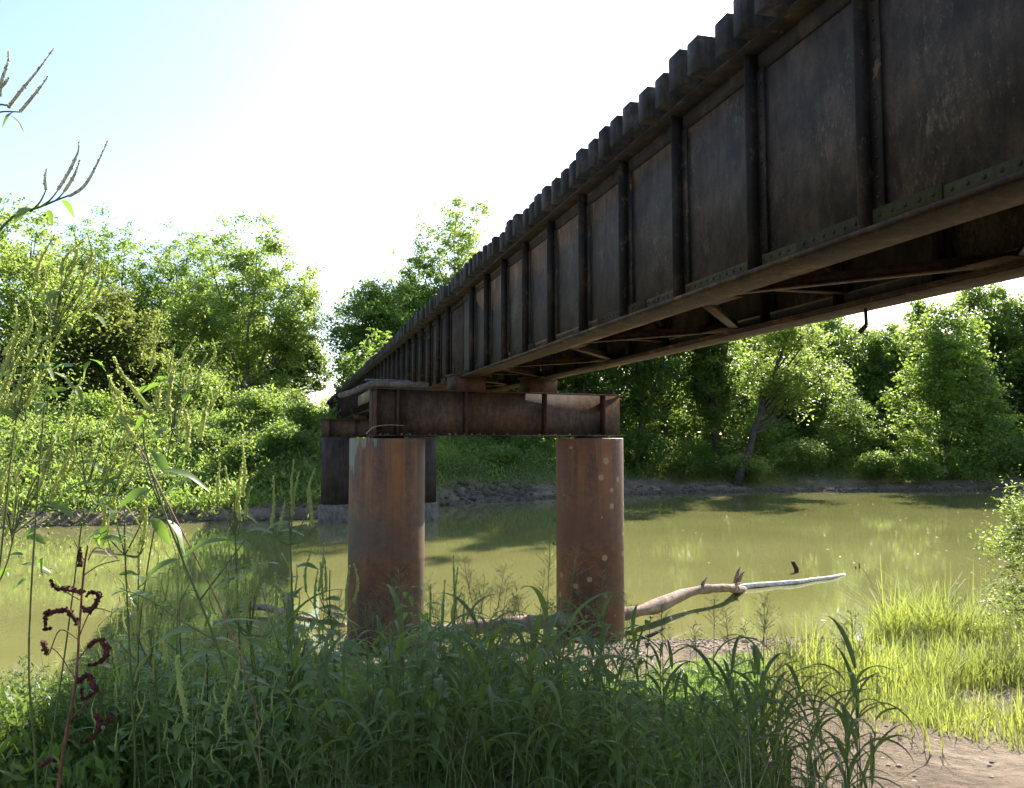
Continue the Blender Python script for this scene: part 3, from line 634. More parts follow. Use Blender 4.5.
# middle and right bank
R = [('shade_tree', 455, 78, 350, 45, 454, 'leaf_dark', 'dark tree seen under the bridge above the near cap beam', {}),
 ('shade_tree', 530, 73, 250, 56, 484, 'leaf_mid', 'green tree behind the bearing blocks of the near cap', {}),
 ('shade_tree', 585, 70, 160, 50, 486, 'leaf_dark', 'dark tree above the spotted column', {}),  # this and the next crowns raised behind the bridge to shade the river
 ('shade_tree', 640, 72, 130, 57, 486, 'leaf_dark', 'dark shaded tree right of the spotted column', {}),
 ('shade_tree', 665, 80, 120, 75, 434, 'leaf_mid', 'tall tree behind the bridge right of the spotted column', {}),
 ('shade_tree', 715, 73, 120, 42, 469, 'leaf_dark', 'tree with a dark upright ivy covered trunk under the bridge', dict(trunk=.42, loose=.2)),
 ('leaning_tree', 735, 69, 312, 54, 425, 'leaf_yellow', 'leaning tree whose dark trunk slants right over the far bank', dict(lean=4.6, trunk=.36, loose=.55, bark='bark', leaf=.24)),
 ('shade_tree', 778, 86, 270, 50, 454, 'leaf_yellow', 'bright tree behind the crown of the leaning tree', dict(loose=.3)),
 ('shade_tree', 880, 92, 316, 45, 454, 'leaf_mid', 'hazy green tree in the gap right of the leaning tree', dict(loose=.2)),
 ('pyramid_tree', 942, 73, 300, 70, 520, 'leaf_mid', 'broad pyramid shaped tree leafy down to the far waterline', dict(shape=1.9, leaf=.3, clumps=700)),
 ('shade_tree', 922, 96, 296, 27, 414, 'leaf_mid', 'slim pointed tree top behind the pyramid shaped tree', dict(shape=2.2)),
 ('shade_tree', 985, 86, 270, 55, 454, 'leaf_mid', 'tall tree behind the right flank of the pyramid shaped tree', dict(loose=.3)),
 ('shade_tree', 1040, 84, 268, 62, 474, 'leaf_dark', 'tall dark tree at the right edge of the picture', dict(loose=.2)),
 ('shade_tree', 824, 98, 285, 62, 464, 'leaf_mid', 'distant tree behind the slanting trunk crown on the far bank', {}),
 ('shade_tree', 1100, 84, 275, 75, 474, 'leaf_mid', 'green tree beyond the right edge of the picture', {}),
 ('shade_tree', 500, 86, 262, 75, 454, 'leaf_mid', 'tree behind the far end of the underside of the near span', {}),
]
for i, (nm, px, D, tp, wp, bt, mt, lb, kw) in enumerate(R): T(nm, px, D, tp, wp, bt, mt, lb, 40 + i, **kw)
B = [(470, 66, 435, 34, 474, 'leaf_mid', 'green bush on the earth bank under the left half of the near cap'),
 (540, 68, 430, 34, 476, 'leaf_mid', 'green bush on the earth bank just left of the spotted column'),
 (500, 62, 455, 20, 482, 'weed_bank', 'small light bush above the broken rocks between the columns'),
 (645, 70, 430, 40, 482, 'leaf_dark', 'dark bush right of the spotted column above the far mud'),
 (690, 71, 440, 34, 482, 'leaf_dark', 'dark bush left of the foot of the leaning tree'),
 (742, 70, 455, 26, 482, 'weed_bank', 'sunlit low bush at the foot of the leaning tree'),
 (762, 78, 400, 30, 460, 'leaf_yellow', 'yellow leaved bush under the crown of the leaning tree'),
 (800, 73, 436, 34, 476, 'weed_bank', 'bright weedy bush right of the leaning tree'),
 (830, 76, 425, 26, 470, 'weed_bank', 'pale bush left of the dark round bush on the far bank'),
 (853, 76, 390, 32, 470, 'leaf_dark', 'dark round bush left of the pyramid shaped tree'),
 (822, 82, 370, 40, 460, 'leaf_mid', 'tall bush behind the bright bushes on the far bank'),
 (876, 70, 450, 18, 480, 'leaf_mid', 'small bush at the left foot of the pyramid shaped tree'),
 (1005, 76, 430, 40, 478, 'leaf_dark', 'dark bush at the right foot of the pyramid shaped tree'),
 (1045, 72, 440, 40, 482, 'leaf_dark', 'dark bush on the far bank at the right edge'),
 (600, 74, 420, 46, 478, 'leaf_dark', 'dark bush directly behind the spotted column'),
 (405, 64, 430, 34, 470, 'leaf_mid', 'bush seen between the far columns'),
 (910, 69, 452, 26, 484, 'leaf_mid', 'low overhanging bush in front of the pyramid shaped tree')]
for i, (px, D, tp, wp, bt, mt, lb) in enumerate(B): T('bush', px, D, tp, wp, bt, mt, lb, 70 + i, 'bush', clumps=130, leaf=.2)
# wooded backdrop: copies of three trees, far behind
protos = [T('backdrop_tree', 640, 120, 285, 70, 440, mt, lb, 90 + i, group='trees of the wood behind both banks', leaf=.42, clumps=330) for i, (mt, lb) in enumerate((('leaf_mid', 'mid green tree in the wood behind the banks'), ('leaf_dark', 'dark green tree in the wood behind the banks'), ('leaf_mid', 'full crowned tree in the wood behind the banks')))]
spots = []
for u in np.arange(-120, -48, 9): spots.append((u, rnd.uniform(104, 116)))
for u in np.arange(-48, -37, 6): spots.append((u, rnd.uniform(108, 118)))
for u in np.arange(-9, 140, 7.5): spots.append((u, rnd.uniform(100, 112)))
for i, (u, v) in enumerate(spots):
    o = protos[i] if i < 3 else copy_tree(protos[i % 3])
    x, y = W(u, v); s = rnd.uniform(.62, .82) * (1.0 if u < 0 else .95); o.location = (x, y, hz(u, v) - .3); o.scale = (s, s, s); o.rotation_euler[2] = rnd.uniform(0, 6.28)
def band(name, n, fu, vr, hm, mat, label, seed):
    rs = np.random.RandomState(seed); uu = rs.uniform(*fu, n); vv = interp(uu, FAR) + rs.uniform(*vr, n)
    z = height(uu, vv) + hm * (.55 + .9 * vnoise(uu, vv, 5, seed) + .5 * vnoise(uu, vv, 1.7, seed)) * rs.uniform(0, 1, n) ** .7
    C = np.stack([uu * R2[0] + vv * F2[0], uu * R2[1] + vv * F2[1], z], 1); b = MB(); b.quads(leaf_quads(C, .42, rs, .4)); return tag(b.build(name, M[mat]), label, None, None, 'stuff')
band('understory', 90000, (0, 95), (15, 26), 9, 'leaf_dark', 'dense dark understory between the trees of the right far bank', 61)
band('understory', 45000, (-13, 6), (17, 30), 8, 'leaf_dark', 'dense dark understory behind the bridge piers', 62)
band('understory', 60000, (-75, -24), (42, 56), 8, 'leaf_dark', 'dense dark understory under the left trees', 63)
# far wood seen through the gap
rs = np.random.RandomState(99); n = 60000
uu = rs.uniform(-260, 260, n); vv = rs.uniform(230, 300, n); hh = (7 + 3 * np.sin(uu / 9.) + 5 * vnoise(uu, vv, 7, 3)) ; zz_ = height(uu, vv) + hh * rs.uniform(0, 1, n) ** .5 * 1.2
C = np.stack([uu * R2[0] + vv * F2[0], uu * R2[1] + vv * F2[1], zz_], 1); b = MB(); b.quads(leaf_quads(C, 1.3, rs, .4, .8)); tag(b.build('distant_wood', M['leaf_mid']), 'distant wood on the skyline seen through the gap beside the bridge', None, None, 'stuff')

# bank weeds as ground cover
def cover(name, n, fu, fv, size, hmax, mat, label, per=26, seed=1, rad=.55, cond=None, asp=.35, upright=.2):
    rs = np.random.RandomState(seed); U_ = rs.uniform(*fu, n); V_ = fv(U_, rs)
    if cond is not None: k = cond(U_, V_, rs); U_, V_ = U_[k], V_[k]; n = len(U_)
    Hh = height(U_, V_); k = Hh > .05; U_, V_, Hh = U_[k], V_[k], Hh[k]; n = len(U_)
    hh = hmax * (.3 + .5 * np.clip(vnoise(U_, V_, 3.0, seed) + .5, 0, 1) + 1.3 * rs.uniform(0, 1, n) ** 4) 
    rep = per; U2 = np.repeat(U_, rep) + rs.normal(size=n * rep) * rad; V2 = np.repeat(V_, rep) + rs.normal(size=n * rep) * rad
    z = height(U2, V2) + np.repeat(hh, rep) * rs.uniform(0, 1, n * rep) ** .8
    C = np.stack([U2 * R2[0] + V2 * F2[0], U2 * R2[1] + V2 * F2[1], z], 1)
    N = rs.normal(size=(len(C), 3)); N /= np.linalg.norm(N, axis=1, keepdims=True); T_ = rs.normal(size=(len(C), 3)) * .6; T_[:, 2] = np.abs(T_[:, 2]) + upright
    T_ /= np.linalg.norm(T_, axis=1, keepdims=True); B_ = np.cross(N, T_); B_ /= np.linalg.norm(B_, axis=1, keepdims=True) + 1e-9
    L = (size * rs.uniform(.5, 1.4, len(C)))[:, None]
    b = MB(); b.quads(np.stack([C - T_ * L / 2, C + B_ * L * asp / 2, C + T_ * L / 2, C - B_ * L * asp / 2], 1)); return tag(b.build(name, M[mat]), label, None, None, 'stuff')
cover('bank_weeds', 3400, (-34, -5), lambda u, r: interp(u, FAR) + 1.6 + 22 * r.uniform(0, 1, len(u)) ** 1.1, .28, .8, 'weed_bank', 'rank weeds covering the left bank slope', 34, 3)
cover('bank_grass', 2600, (-34, -4), lambda u, r: interp(u, FAR) + 4 + 20 * r.uniform(0, 1, len(u)), .34, .55, 'grass_lit', 'sunlit tall grass on the left bank', 22, 4, asp=.12, upright=.9)
cover('shore_weeds', 1900, (-8, 60), lambda u, r: interp(u, FAR) + np.where(u < 6, 2.6, 4.2) + 14 * r.uniform(0, 1, len(u)) ** 1.4, .26, .7, 'weed_bank', 'low weeds on the right part of the far bank', 26, 5)
cover('shore_grass', 260, (13, 24), lambda u, r: interp(u, FAR) + 2.6 + 4 * r.uniform(0, 1, len(u)), .25, .45, 'grass_lit', 'bright grass around the foot of the leaning tree', 26, 6, asp=.14, upright=.9)

# ------------------------------------------------------------ close plants
def ribbon(b, pts, wd, nrm=None, fold=.25):            # folded leaf blade: pts list, width function
    pts = [Vector(p) for p in pts]; n = len(pts); vs = []
    for i, p in enumerate(pts):
        d = (pts[min(i+1,n-1)] - pts[max(i-1,0)]).normalized(); sd = d.cross(Vector((0,0,1)) if nrm is None else nrm)
        sd = sd.normalized() if sd.length > 1e-4 else Vector((1,0,0)); up = sd.cross(d)
        w_ = wd(i / (n - 1)); vs += [tuple(p + sd * w_ / 2 + up * w_ * fold), tuple(p), tuple(p - sd * w_ / 2 + up * w_ * fold)]
    b.add(vs, [f for i in range(n - 1) for f in ((i*3, i*3+1, i*3+4, i*3+3), (i*3+1, i*3+2, i*3+5, i*3+4))])
def blade_w(w): return lambda t: w * min(1, .45 + 3 * t) * (1 - t ** 2.2) + .0006
def oval_w(w): return lambda t: w * math.sin(math.pi * min(1, (t * .96 + .02)) ** .75) ** 1.1 + .0008
def bump_spike(b, pts, r, seed=0, sides=6, per_m=170):
    q = random.Random(seed); P, _ = gnarly([Vector(p_) + (Vector((q.gauss(0, .006), q.gauss(0, .006), q.gauss(0, .006))) if r > .012 else Vector((0, 0, 0))) for p_ in pts], 1, 1, sub=8)
    n = len(P); rad = [r * (.55 + .45 * math.sin(math.pi * min(1, .25 + i / n))) * (1 - .75 * (i / (n - 1)) ** 3) * .62 for i in range(n)]
    b.tube(P, rad, sides)
    L = sum((P[i+1] - P[i]).length for i in range(n - 1)); k = int(L * per_m * 3)
    rs = np.random.RandomState(seed + 1); t = rs.uniform(0, n - 1.001, k); i0 = t.astype(int); f = (t - i0)[:, None]; PA = np.array([tuple(p) for p in P]); C = PA[i0] * (1 - f) + PA[i0 + 1] * f
    N = rs.normal(size=(k, 3)); N /= np.linalg.norm(N, axis=1, keepdims=True); rr = np.interp(t, range(n), rad)[:, None]; C = C + N * rr * 1.15
    b.quads(leaf_quads(C, r * 1.0, rs, 0, .8))
def grass_plant(seed, H_=1.2, head=True):
    q = random.Random(seed); root = empty('seeding_grass_plant')
    lean = (q.uniform(-.12, .12), q.uniform(-.12, .12)); P = [(lean[0] * t * t * H_, lean[1] * t * t * H_, t * H_) for t in [i / 6 for i in range(7)]]
    b = MB(); b.tube(P, [.005 - .0005 * i for i in range(7)], 5); b.build('stem', M['stem'], root)
    b = MB(); nl = q.randint(7, 9)
    for i in range(nl):
        t = .08 + .85 * i / nl; base = Vector((lean[0] * t * t * H_, lean[1] * t * t * H_, t * H_)); az = i * 2.9 + q.uniform(-.6, .6); L = q.uniform(.38, .66) * (1.1 - .3 * t); d = Vector((math.cos(az), math.sin(az), 0))
        droop = q.uniform(.8, 1.6); pts = []
        for k in range(9):
            s = k / 8; an = 1.15 - droop * 1.5 * s ** 1.3
            pts.append(base if k == 0 else pts[-1] + (d * math.cos(an) + Vector((0,0,1)) * math.sin(an)) * (L / 8))
        ribbon(b, pts, blade_w(q.uniform(.026, .046)))
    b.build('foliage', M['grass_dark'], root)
    if head:
        b = MB(); tp = Vector(P[-1]); HL = q.uniform(.14, .24)
        b.tube([tp, tp + Vector((lean[0] * .3, lean[1] * .3, HL))], [.0025, .001], 4)
        for i in range(34):
            s = q.random(); o = tp + Vector((lean[0] * .3, lean[1] * .3, HL)) * s; az = q.uniform(0, 6.3); L = (1 - s * .6) * q.uniform(.07, .19); d = Vector((math.cos(az), math.sin(az), q.uniform(.5, 1.4))).normalized()
            e = o + d * L + Vector((0,0,-.01)); b.tube([o, (o + e) / 2 + Vector((0,0,.008)), e], [.0008, .0006, .0004], 3, False)
            for k in range(4):
                c_ = o + (e - o) * (.35 + .65 * q.random()); b.tube([c_, c_ + Vector((q.uniform(-.004,.004), q.uniform(-.004,.004), .008))], [.0015, .0004], 3, False)
        b.build('seed_head', M['panicle'], root)
    return root
def oval_leaf(b, base, d, L, w, q, droop=.6, n=6, fold=.18):
    pts = [Vector(base)]; az = Vector((d[0], d[1], 0)); e0 = math.atan2(d[2], max(1e-3, az.length)); az = az.normalized() if az.length > 1e-4 else Vector((1,0,0))
    for k in range(1, n + 1):
        an = e0 - droop * (k / n); pts.append(pts[-1] + (az * math.cos(an) + Vector((0,0,1)) * math.sin(an)) * (L / n))
    ribbon(b, pts, oval_w(w), None, fold)
def spike_weed(seed, H_=1.2):
    q = random.Random(seed); root = empty('pigweed_plant'); b = MB(); lf = MB(); sp = MB()
    ln = (q.uniform(-.1, .1), q.uniform(-.1, .1)); pos = lambda t: Vector((ln[0] * t * t * H_, ln[1] * t * t * H_, t * H_))
    b.tube([pos(i / 6) for i in range(7)], [.006 - .0006 * i for i in range(7)], 5)
    bump_spike(sp, [pos(.93), pos(1.03), pos(1.1) + Vector((q.uniform(-.05,.05), 0, 0)), pos(1.2) + Vector((q.uniform(-.1,.1), q.uniform(-.1,.1), 0))], .010, seed)
    for i in range(9):
        t = .35 + .6 * i / 9; az = i * 2.4; d = Vector((math.cos(az), math.sin(az), 0)); o = pos(t); L = q.uniform(.12, .3) * (1.3 - t)
        e = o + d * L * .7 + Vector((0, 0, L * .8)); b.tube([o, (o + e) / 2 - Vector((0,0,.01)), e], [.003, .0025, .0015], 4, False)
        s = q.uniform(.09, .2); bump_spike(sp, [e, e + d * s * .2 + Vector((0,0,s * .5)), e + d * s * .15 + Vector((0,0,s))], .008, seed + i)
        for k in range(3): oval_leaf(lf, o + (e - o) * q.uniform(.2, .9), (math.cos(az + q.uniform(-1.5, 1.5)), math.sin(az + q.uniform(-1.5, 1.5)), .4), q.uniform(.07, .13), q.uniform(.02, .035), q)
    for i in range(8):
        t = .15 + .6 * i / 8; az = q.uniform(0, 6.3); oval_leaf(lf, pos(t), (math.cos(az), math.sin(az), .6), q.uniform(.1, .18), q.uniform(.035, .055), q)
    b.build('stem', M['stem'], root); lf.build('foliage', M['weed_leaf'], root); sp.build('seed_head', M['spike'], root)
    return root
def feather_weed(seed, H_=.9):                         # finely cut leaves
    q = random.Random(seed); rs = np.random.RandomState(seed); root = empty('feathery_weed'); b = MB(); C = []
    for s in range(3):
        ln = (q.uniform(-.25, .25), q.uniform(-.25, .25)); hh = H_ * q.uniform(.7, 1); pos = lambda t: Vector((ln[0] * t, ln[1] * t, t * hh))
        b.tube([pos(i / 4) for i in range(5)], [.004, .0035, .003, .002, .001], 4)
        for i in range(16):
            t = .15 + .85 * i / 16; az = i * 2.4; L = .2 * (1.2 - t) * q.uniform(.7, 1.2); d = Vector((math.cos(az), math.sin(az), .7)); e = pos(t) + d * L
            b.tube([pos(t), e], [.0015, .0008], 3, False)
            for k in range(16): C.append(tuple(pos(t) + (e - pos(t)) * q.uniform(.2, 1.05) + Vector((q.gauss(0, .014), q.gauss(0, .014), q.gauss(0, .012)))))
    f = MB(); f.quads(leaf_quads(np.array(C), .034, rs, .5, .28)); b.build('stem', M['stem'], root); f.build('foliage', M['feather'], root)
    return root
def scatter(protos, spots, labels, cat, group, s0=.8, s1=1.2):
    for i, (u, v, zone) in enumerate(spots):
        o = protos[i] if i < len(protos) else copy_tree(rnd.choice(protos))
        x, y = W(u, v); s = rnd.uniform(s0, s1); o.location = (x, y, hz(u, v) - .03); o.scale = (s, s, s); o.rotation_euler = (rnd.uniform(-.08, .08), rnd.uniform(-.08, .08), rnd.uniform(0, 6.28))
        tag(o, labels[zone], cat, group + ' ' + zone)
def zone_of(px): return 'left' if px < 330 else ('middle' if px < 620 else 'right')
gp = [grass_plant(100 + i, 1.0 + .06 * i) for i in range(6)]
sp = []
for i in range(250):
    px = rnd.uniform(395, 870) if rnd.random() < .92 else rnd.uniform(300, 400); v = 3.2 + 4.2 * rnd.random() ** 1.5
    if px > 640: v = rnd.uniform(3.5, 4.9 - (px - 640) / 300)
    if px > 640 and rnd.random() < .62: continue
    sp.append(((px - 512) / FPX * v, v, zone_of(px)))
scatter(gp, sp, dict(left='broad bladed grass plant in the shaded weeds below the left column', middle='broad bladed seeding grass plant in the shaded weeds between the columns', right='broad bladed seeding grass plant in the shade right of the spotted column'), 'grass plant', 'shaded seeding grass', .42, .76)
def broad_weed(seed, H_=1.0):
    q = random.Random(seed); root = empty('broadleaf_weed'); b = MB(); lf = MB(); ln = (q.uniform(-.15, .15), q.uniform(-.15, .15)); pos = lambda t: Vector((ln[0] * t * t * H_, ln[1] * t * t * H_, t * H_))
    b.tube([pos(i / 6) for i in range(7)], [.006 - .0006 * i for i in range(7)], 5)
    for i in range(13):
        t = .2 + .8 * i / 13
        for sg in (0, math.pi):
            az = i * 1.57 + sg + q.uniform(-.3, .3); d = Vector((math.cos(az), math.sin(az), .9)); L = q.uniform(.1, .19) * (1.25 - .6 * t); pe = pos(t) + d * q.uniform(.03, .07); b.tube([pos(t), pe], [.0018, .0012], 3, False)
            oval_leaf(lf, pe, (math.cos(az), math.sin(az), q.uniform(-.1, .5)), L, L * q.uniform(.34, .5), q, q.uniform(.5, 1.4))
    b.build('stem', M['stem'], root); lf.build('foliage', M['weed_leaf'], root); return root
bp_ = [broad_weed(400 + i, .9 + .07 * i) for i in range(5)]
sp = []
for i in range(80):
    px = rnd.uniform(110, 640); v = 3.3 + (2 if px < 330 else 4) * rnd.random() ** 1.4; sp.append(((px - 512) / FPX * v, v, zone_of(px)))
scatter(bp_, sp, dict(left='leafy broad leaved weed among the plants left of the columns', middle='leafy broad leaved weed among the grass between the columns', right='leafy broad leaved weed right of the spotted column'), 'weed', 'broad leaved weeds', .4, .85)
wp = [spike_weed(200 + i, .95 + .08 * i) for i in range(5)]
sp = []
for i in range(140):
    px = rnd.uniform(130, 600); v = 3.3 + (2.2 if px < 320 else 4) * rnd.random() ** 1.5
    if px < 320 and rnd.random() < .35: continue; sp.append(((px - 512) / FPX * v, v, zone_of(px)))
for i in range(34):
    px = rnd.uniform(90, 320); v = rnd.uniform(3.3, 4.6); sp.append(((px - 512) / FPX * v, v, 'left'))
scatter(wp, sp, dict(left='pigweed with upright seed spikes among the weeds left of the columns', middle='pigweed with upright seed spikes in front of the near columns', right='pigweed right of the spotted column'), 'weed', 'spiky pigweeds', .46, .92)
fp = [feather_weed(300 + i) for i in range(4)]
sp = []
for i in range(120):
    px = rnd.uniform(-40, 360); v = rnd.uniform(3.6, 6.0); 
    if px < 100: v = rnd.uniform(3.5, 4.6)
    sp.append(((px - 512) / FPX * v, v, 'left' if px < 110 else 'middle'))
scatter(fp, sp, dict(left='sunlit feathery weed in the lower left corner', middle='shaded feathery weed right of the red curled weed'), 'weed', 'feathery weeds', .45, .8)
# undergrowth carpets
def nearcover(name, n, rng, vr, size, hmax, mat, label, seed, asp=.3, upright=.4, cond=None):
    rs = np.random.RandomState(seed); px = rs.uniform(*rng, n); v = rs.uniform(*vr, n); U_ = (px - 512) / FPX * v
    k = (interp(U_, NEAR) - v) > .3
    if cond is not None: k &= cond(px, v, U_)
    U_, v = U_[k], v[k]; n = len(U_)
    z = height(U_, v) + hmax * rs.uniform(0, 1, n) ** 1.2 * (.5 + .9 * (vnoise(U_, v, .9, seed) + .5))
    C = np.stack([U_ * R2[0] + v * F2[0], U_ * R2[1] + v * F2[1], z], 1)
    N = rs.normal(size=(n, 3)); T_ = rs.normal(size=(n, 3)); T_[:, 2] = np.abs(T_[:, 2]) + upright; T_ /= np.linalg.norm(T_, axis=1, keepdims=True); B_ = np.cross(N, T_); B_ /= np.linalg.norm(B_, axis=1, keepdims=True)
    L = (size * rs.uniform(.5, 1.4, n))[:, None]; b = MB(); b.quads(np.stack([C - T_ * L / 2, C + B_ * L * asp / 2, C + T_ * L / 2, C - B_ * L * asp / 2], 1))
    return tag(b.build(name, M[mat]), label, None, None, 'stuff')
nearcover('undergrowth', 70000, (90, 760), (3.6, 7.8), .05, .4, 'weed_leaf', 'tangled shaded undergrowth on the near bank', 11)
nearcover('undergrowth', 9000, (-80, 130), (3.2, 5.2), .07, .35, 'feather', 'sunlit undergrowth in the lower left corner', 12)
def grassfield(name, n, rng, vr, hmax, label, seed, cond, mat='grass_lit', w=.0042, tall=False):
    rs = np.random.RandomState(seed); px = rs.uniform(*rng, n); v = rs.uniform(*vr, n); U_ = (px - 512) / FPX * v; k = ((interp(U_, NEAR) - v) > .2) & cond(U_, v, rs); U_, v = U_[k], v[k]; n = len(U_)
    X_ = U_ * R2[0] + v * F2[0]; Y_ = U_ * R2[1] + v * F2[1]; Z_ = height(U_, v) - .02; h_ = hmax * rs.uniform(.3, 1.15, n) * np.clip(.75 + 1.1 * vnoise(U_, v, 1.3, seed) + .9 * vnoise(U_, v, .4, seed + 1), .25, 1.5)
    if tall: h_ = h_ * (1 + 1.35 * sm(U_, 3.9, 6.2) * sm(v, 6.5, 8.5) * (.7 + 1.2 * vnoise(U_, v, .8, 31)))
    az = rs.uniform(0, 6.28, n); ln = rs.uniform(.05, 1.0, n) * h_
    base = np.stack([X_, Y_, Z_], 1); d = np.stack([np.cos(az), np.sin(az), 0 * az], 1); s = np.stack([-np.sin(az), np.cos(az), 0 * az], 1) * (w * rs.uniform(.6, 1.3, n))[:, None] * (v / 7)[:, None]
    up = np.array([0, 0, 1.]); lv = [base + d * (ln * t * t)[:, None] + up * (h_ * (t - .25 * t * t * (ln / h_)))[:, None] for t in (0, .4, .75, 1)]
    b = MB(); ws = (1, .9, .55, .08)
    VV = np.stack([x for l, w_ in zip(lv, ws) for x in (l - s * w_, l + s * w_)], 1); b.v.append(VV.reshape(-1, 3)); b.n = n * 8; o = np.arange(n)[:, None, None] * 8
    b.af.append((o + np.array([[0,1,3,2],[2,3,5,4],[4,5,7,6]])[None]).reshape(-1, 4)); return tag(b.build(name, M[mat]), label, None, None, 'stuff')
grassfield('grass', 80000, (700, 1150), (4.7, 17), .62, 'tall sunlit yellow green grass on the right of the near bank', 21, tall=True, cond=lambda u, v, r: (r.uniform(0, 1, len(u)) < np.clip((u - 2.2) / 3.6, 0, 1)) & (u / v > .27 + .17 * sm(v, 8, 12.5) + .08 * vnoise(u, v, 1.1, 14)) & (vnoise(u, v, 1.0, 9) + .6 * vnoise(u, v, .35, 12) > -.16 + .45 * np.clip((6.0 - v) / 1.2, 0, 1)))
grassfield('grass', 9000, (690, 960), (6, 11), .25, 'thin short grass between the shaded weeds and the mud', 22, lambda u, v, r: vnoise(u, v, .7, 3) > .02)
grassfield('grass', 12000, (-120, 110), (3.2, 7), .5, 'sunlit grass in the lower left corner', 23, lambda u, v, r: v > 0)
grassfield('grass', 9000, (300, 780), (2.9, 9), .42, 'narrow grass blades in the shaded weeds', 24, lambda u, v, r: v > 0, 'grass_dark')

grassfield('dry_grass', 2600, (140, 860), (3.0, 9), .55, 'dead straw coloured blades among the shaded weeds', 25, lambda u, v, r: v > 0, 'straw', .003)
rs = np.random.RandomState(8); n = 260; uu = rs.uniform(-20, 40, n); vv = rs.uniform(16, 62, n); k = vnoise(uu, vv, 6, 4) > -.1; uu, vv = uu[k], vv[k]
C = np.stack([uu * R2[0] + vv * F2[0], uu * R2[1] + vv * F2[1], np.full(len(uu), .012)], 1); Q = leaf_quads(C, .12, rs, 30, .5); Q[:, :, 2] = .012 + .004 * rs.uniform(0, 1, (len(uu), 1)); b = MB(); b.quads(Q)
tag(b.build('floating_leaves', M['straw']), 'scattered dead leaves and scum floating on the river', None, None, 'stuff')
# sapling at the right edge: pinnate leaves
root = empty('locust_sapling', (0,0,0)); q = random.Random(5); D = 8.2
u0 = (1060 - 512) / FPX * D; bx, by = W(u0, D); root.location = (bx, by, hz(u0, D) - .05); tag(root, 'bright green feathery leaved sapling at the right edge over the grass', 'sapling')
b = MB(); Cc = []; base = Vector(root.location)
for k, (px, py) in enumerate([(1008, 500), (1015, 520), (992, 535), (1012, 560), (1040, 480), (1005, 585), (1030, 540), (985, 600), (1020, 610), (1060, 510), (1035, 590)]):
    e = at(px, py, D + q.uniform(-.4, .4)) - base; s = Vector((0, 0, .25 + .05 * k)); mid = (s + e) / 2 + Vector((0, 0, .12)); b.tube([Vector((0,0,0)), s, mid, e], [.012, .009, .005, .0015], 5, False)
    for t in np.linspace(.25, 1, 10):
        o = mid + (e - mid) * t if t > .5 else s + (mid - s) * (t * 2); az = q.uniform(0, 6.3); d = Vector((math.cos(az), math.sin(az), .15)) * .16
        for i in range(26): Cc.append(tuple(o + d * (i / 26) + Vector((q.gauss(0, .014), q.gauss(0, .014), -.02 * i / 16))))
b.build('stem', M['stem'], root); f = MB(); f.quads(leaf_quads(np.array(Cc), .042, np.random.RandomState(3), 1.2, .5)); f.build('foliage', M['grass_lit'], root)

# ------------------------------------------------------------ giant ragweeds and the red weed in front at the left
def tuft(root, D, cx, cy, rx, ry, n, seed, size=.014):
    rs = np.random.RandomState(seed); g0 = root.location; C = []
    for i in range(n):
        a, b_ = rs.normal(size=2); p = at(cx + a * rx * .5, cy + b_ * ry * .5, D + rs.normal() * .12) - g0; C.append(tuple(p))
    b = MB(); b.quads(leaf_quads(np.array(C), size, rs, .5, .35)); return b.build('foliage', M['feather_pale'], root)
def hero(name, D, stem, spikes, leaves, label, cat='weed', stemmat='stem', spikemat='spike', sr=.006, spr=.0135, side=()):
    P = [at(x, y, D) for x, y in stem]; base = P[0].copy()
    du = (stem[0][0] - 512) / FPX * D; g0 = Vector((*W(du, D), hz(du, D) - .02)); root = empty(name, tuple(g0)); tag(root, label, cat)
    pts, _ = gnarly([g0] + P[0:] if (P[0] - g0).length > .15 else P, 1, 1); n = len(pts)
    b = MB(); b.tube([p - g0 for p in pts], [sr * (1 - .6 * i / n) for i in range(n)], 7)
    for br in side:
        Q = [at(x, y, D + (br[0][2] if len(br[0]) > 2 else 0)) for x, y, *_ in br]; qq, _ = gnarly(Q, 1, 1); b.tube([p - g0 for p in qq], [sr * .55 * (1 - .5 * i / len(qq)) for i in range(len(qq))], 5)
    b.build('stem', M[stemmat], root, True)
    for i, s_ in enumerate(spikes):
        b = MB(); dz = rnd.uniform(-.06, .06); bump_spike(b, [at(x, y, D + dz) - g0 for x, y in s_], spr, i, 6); b.build('flower_spike', M[spikemat], root)
    if leaves:
        b = MB()
        for x0, y0, x1, y1, w_ in leaves:
            dz = rnd.uniform(-.07, .07); p0 = at(x0, y0, D) - g0; p1 = at(x1, y1, D + dz) - g0; mid = (p0 + p1) / 2 + Vector((0, 0, .12 * (p1 - p0).length)); 
            pp, _ = gnarly([p0, mid, p1], 1, 1, sub=5); nrm = Vector((rnd.uniform(-.5, .5), rnd.uniform(-.9, .3), 1)); ribbon(b, pp, oval_w(w_ * .68 * D / FPX), nrm, .12)
        b.build('foliage', M['ragleaf'], root, True)
    return root
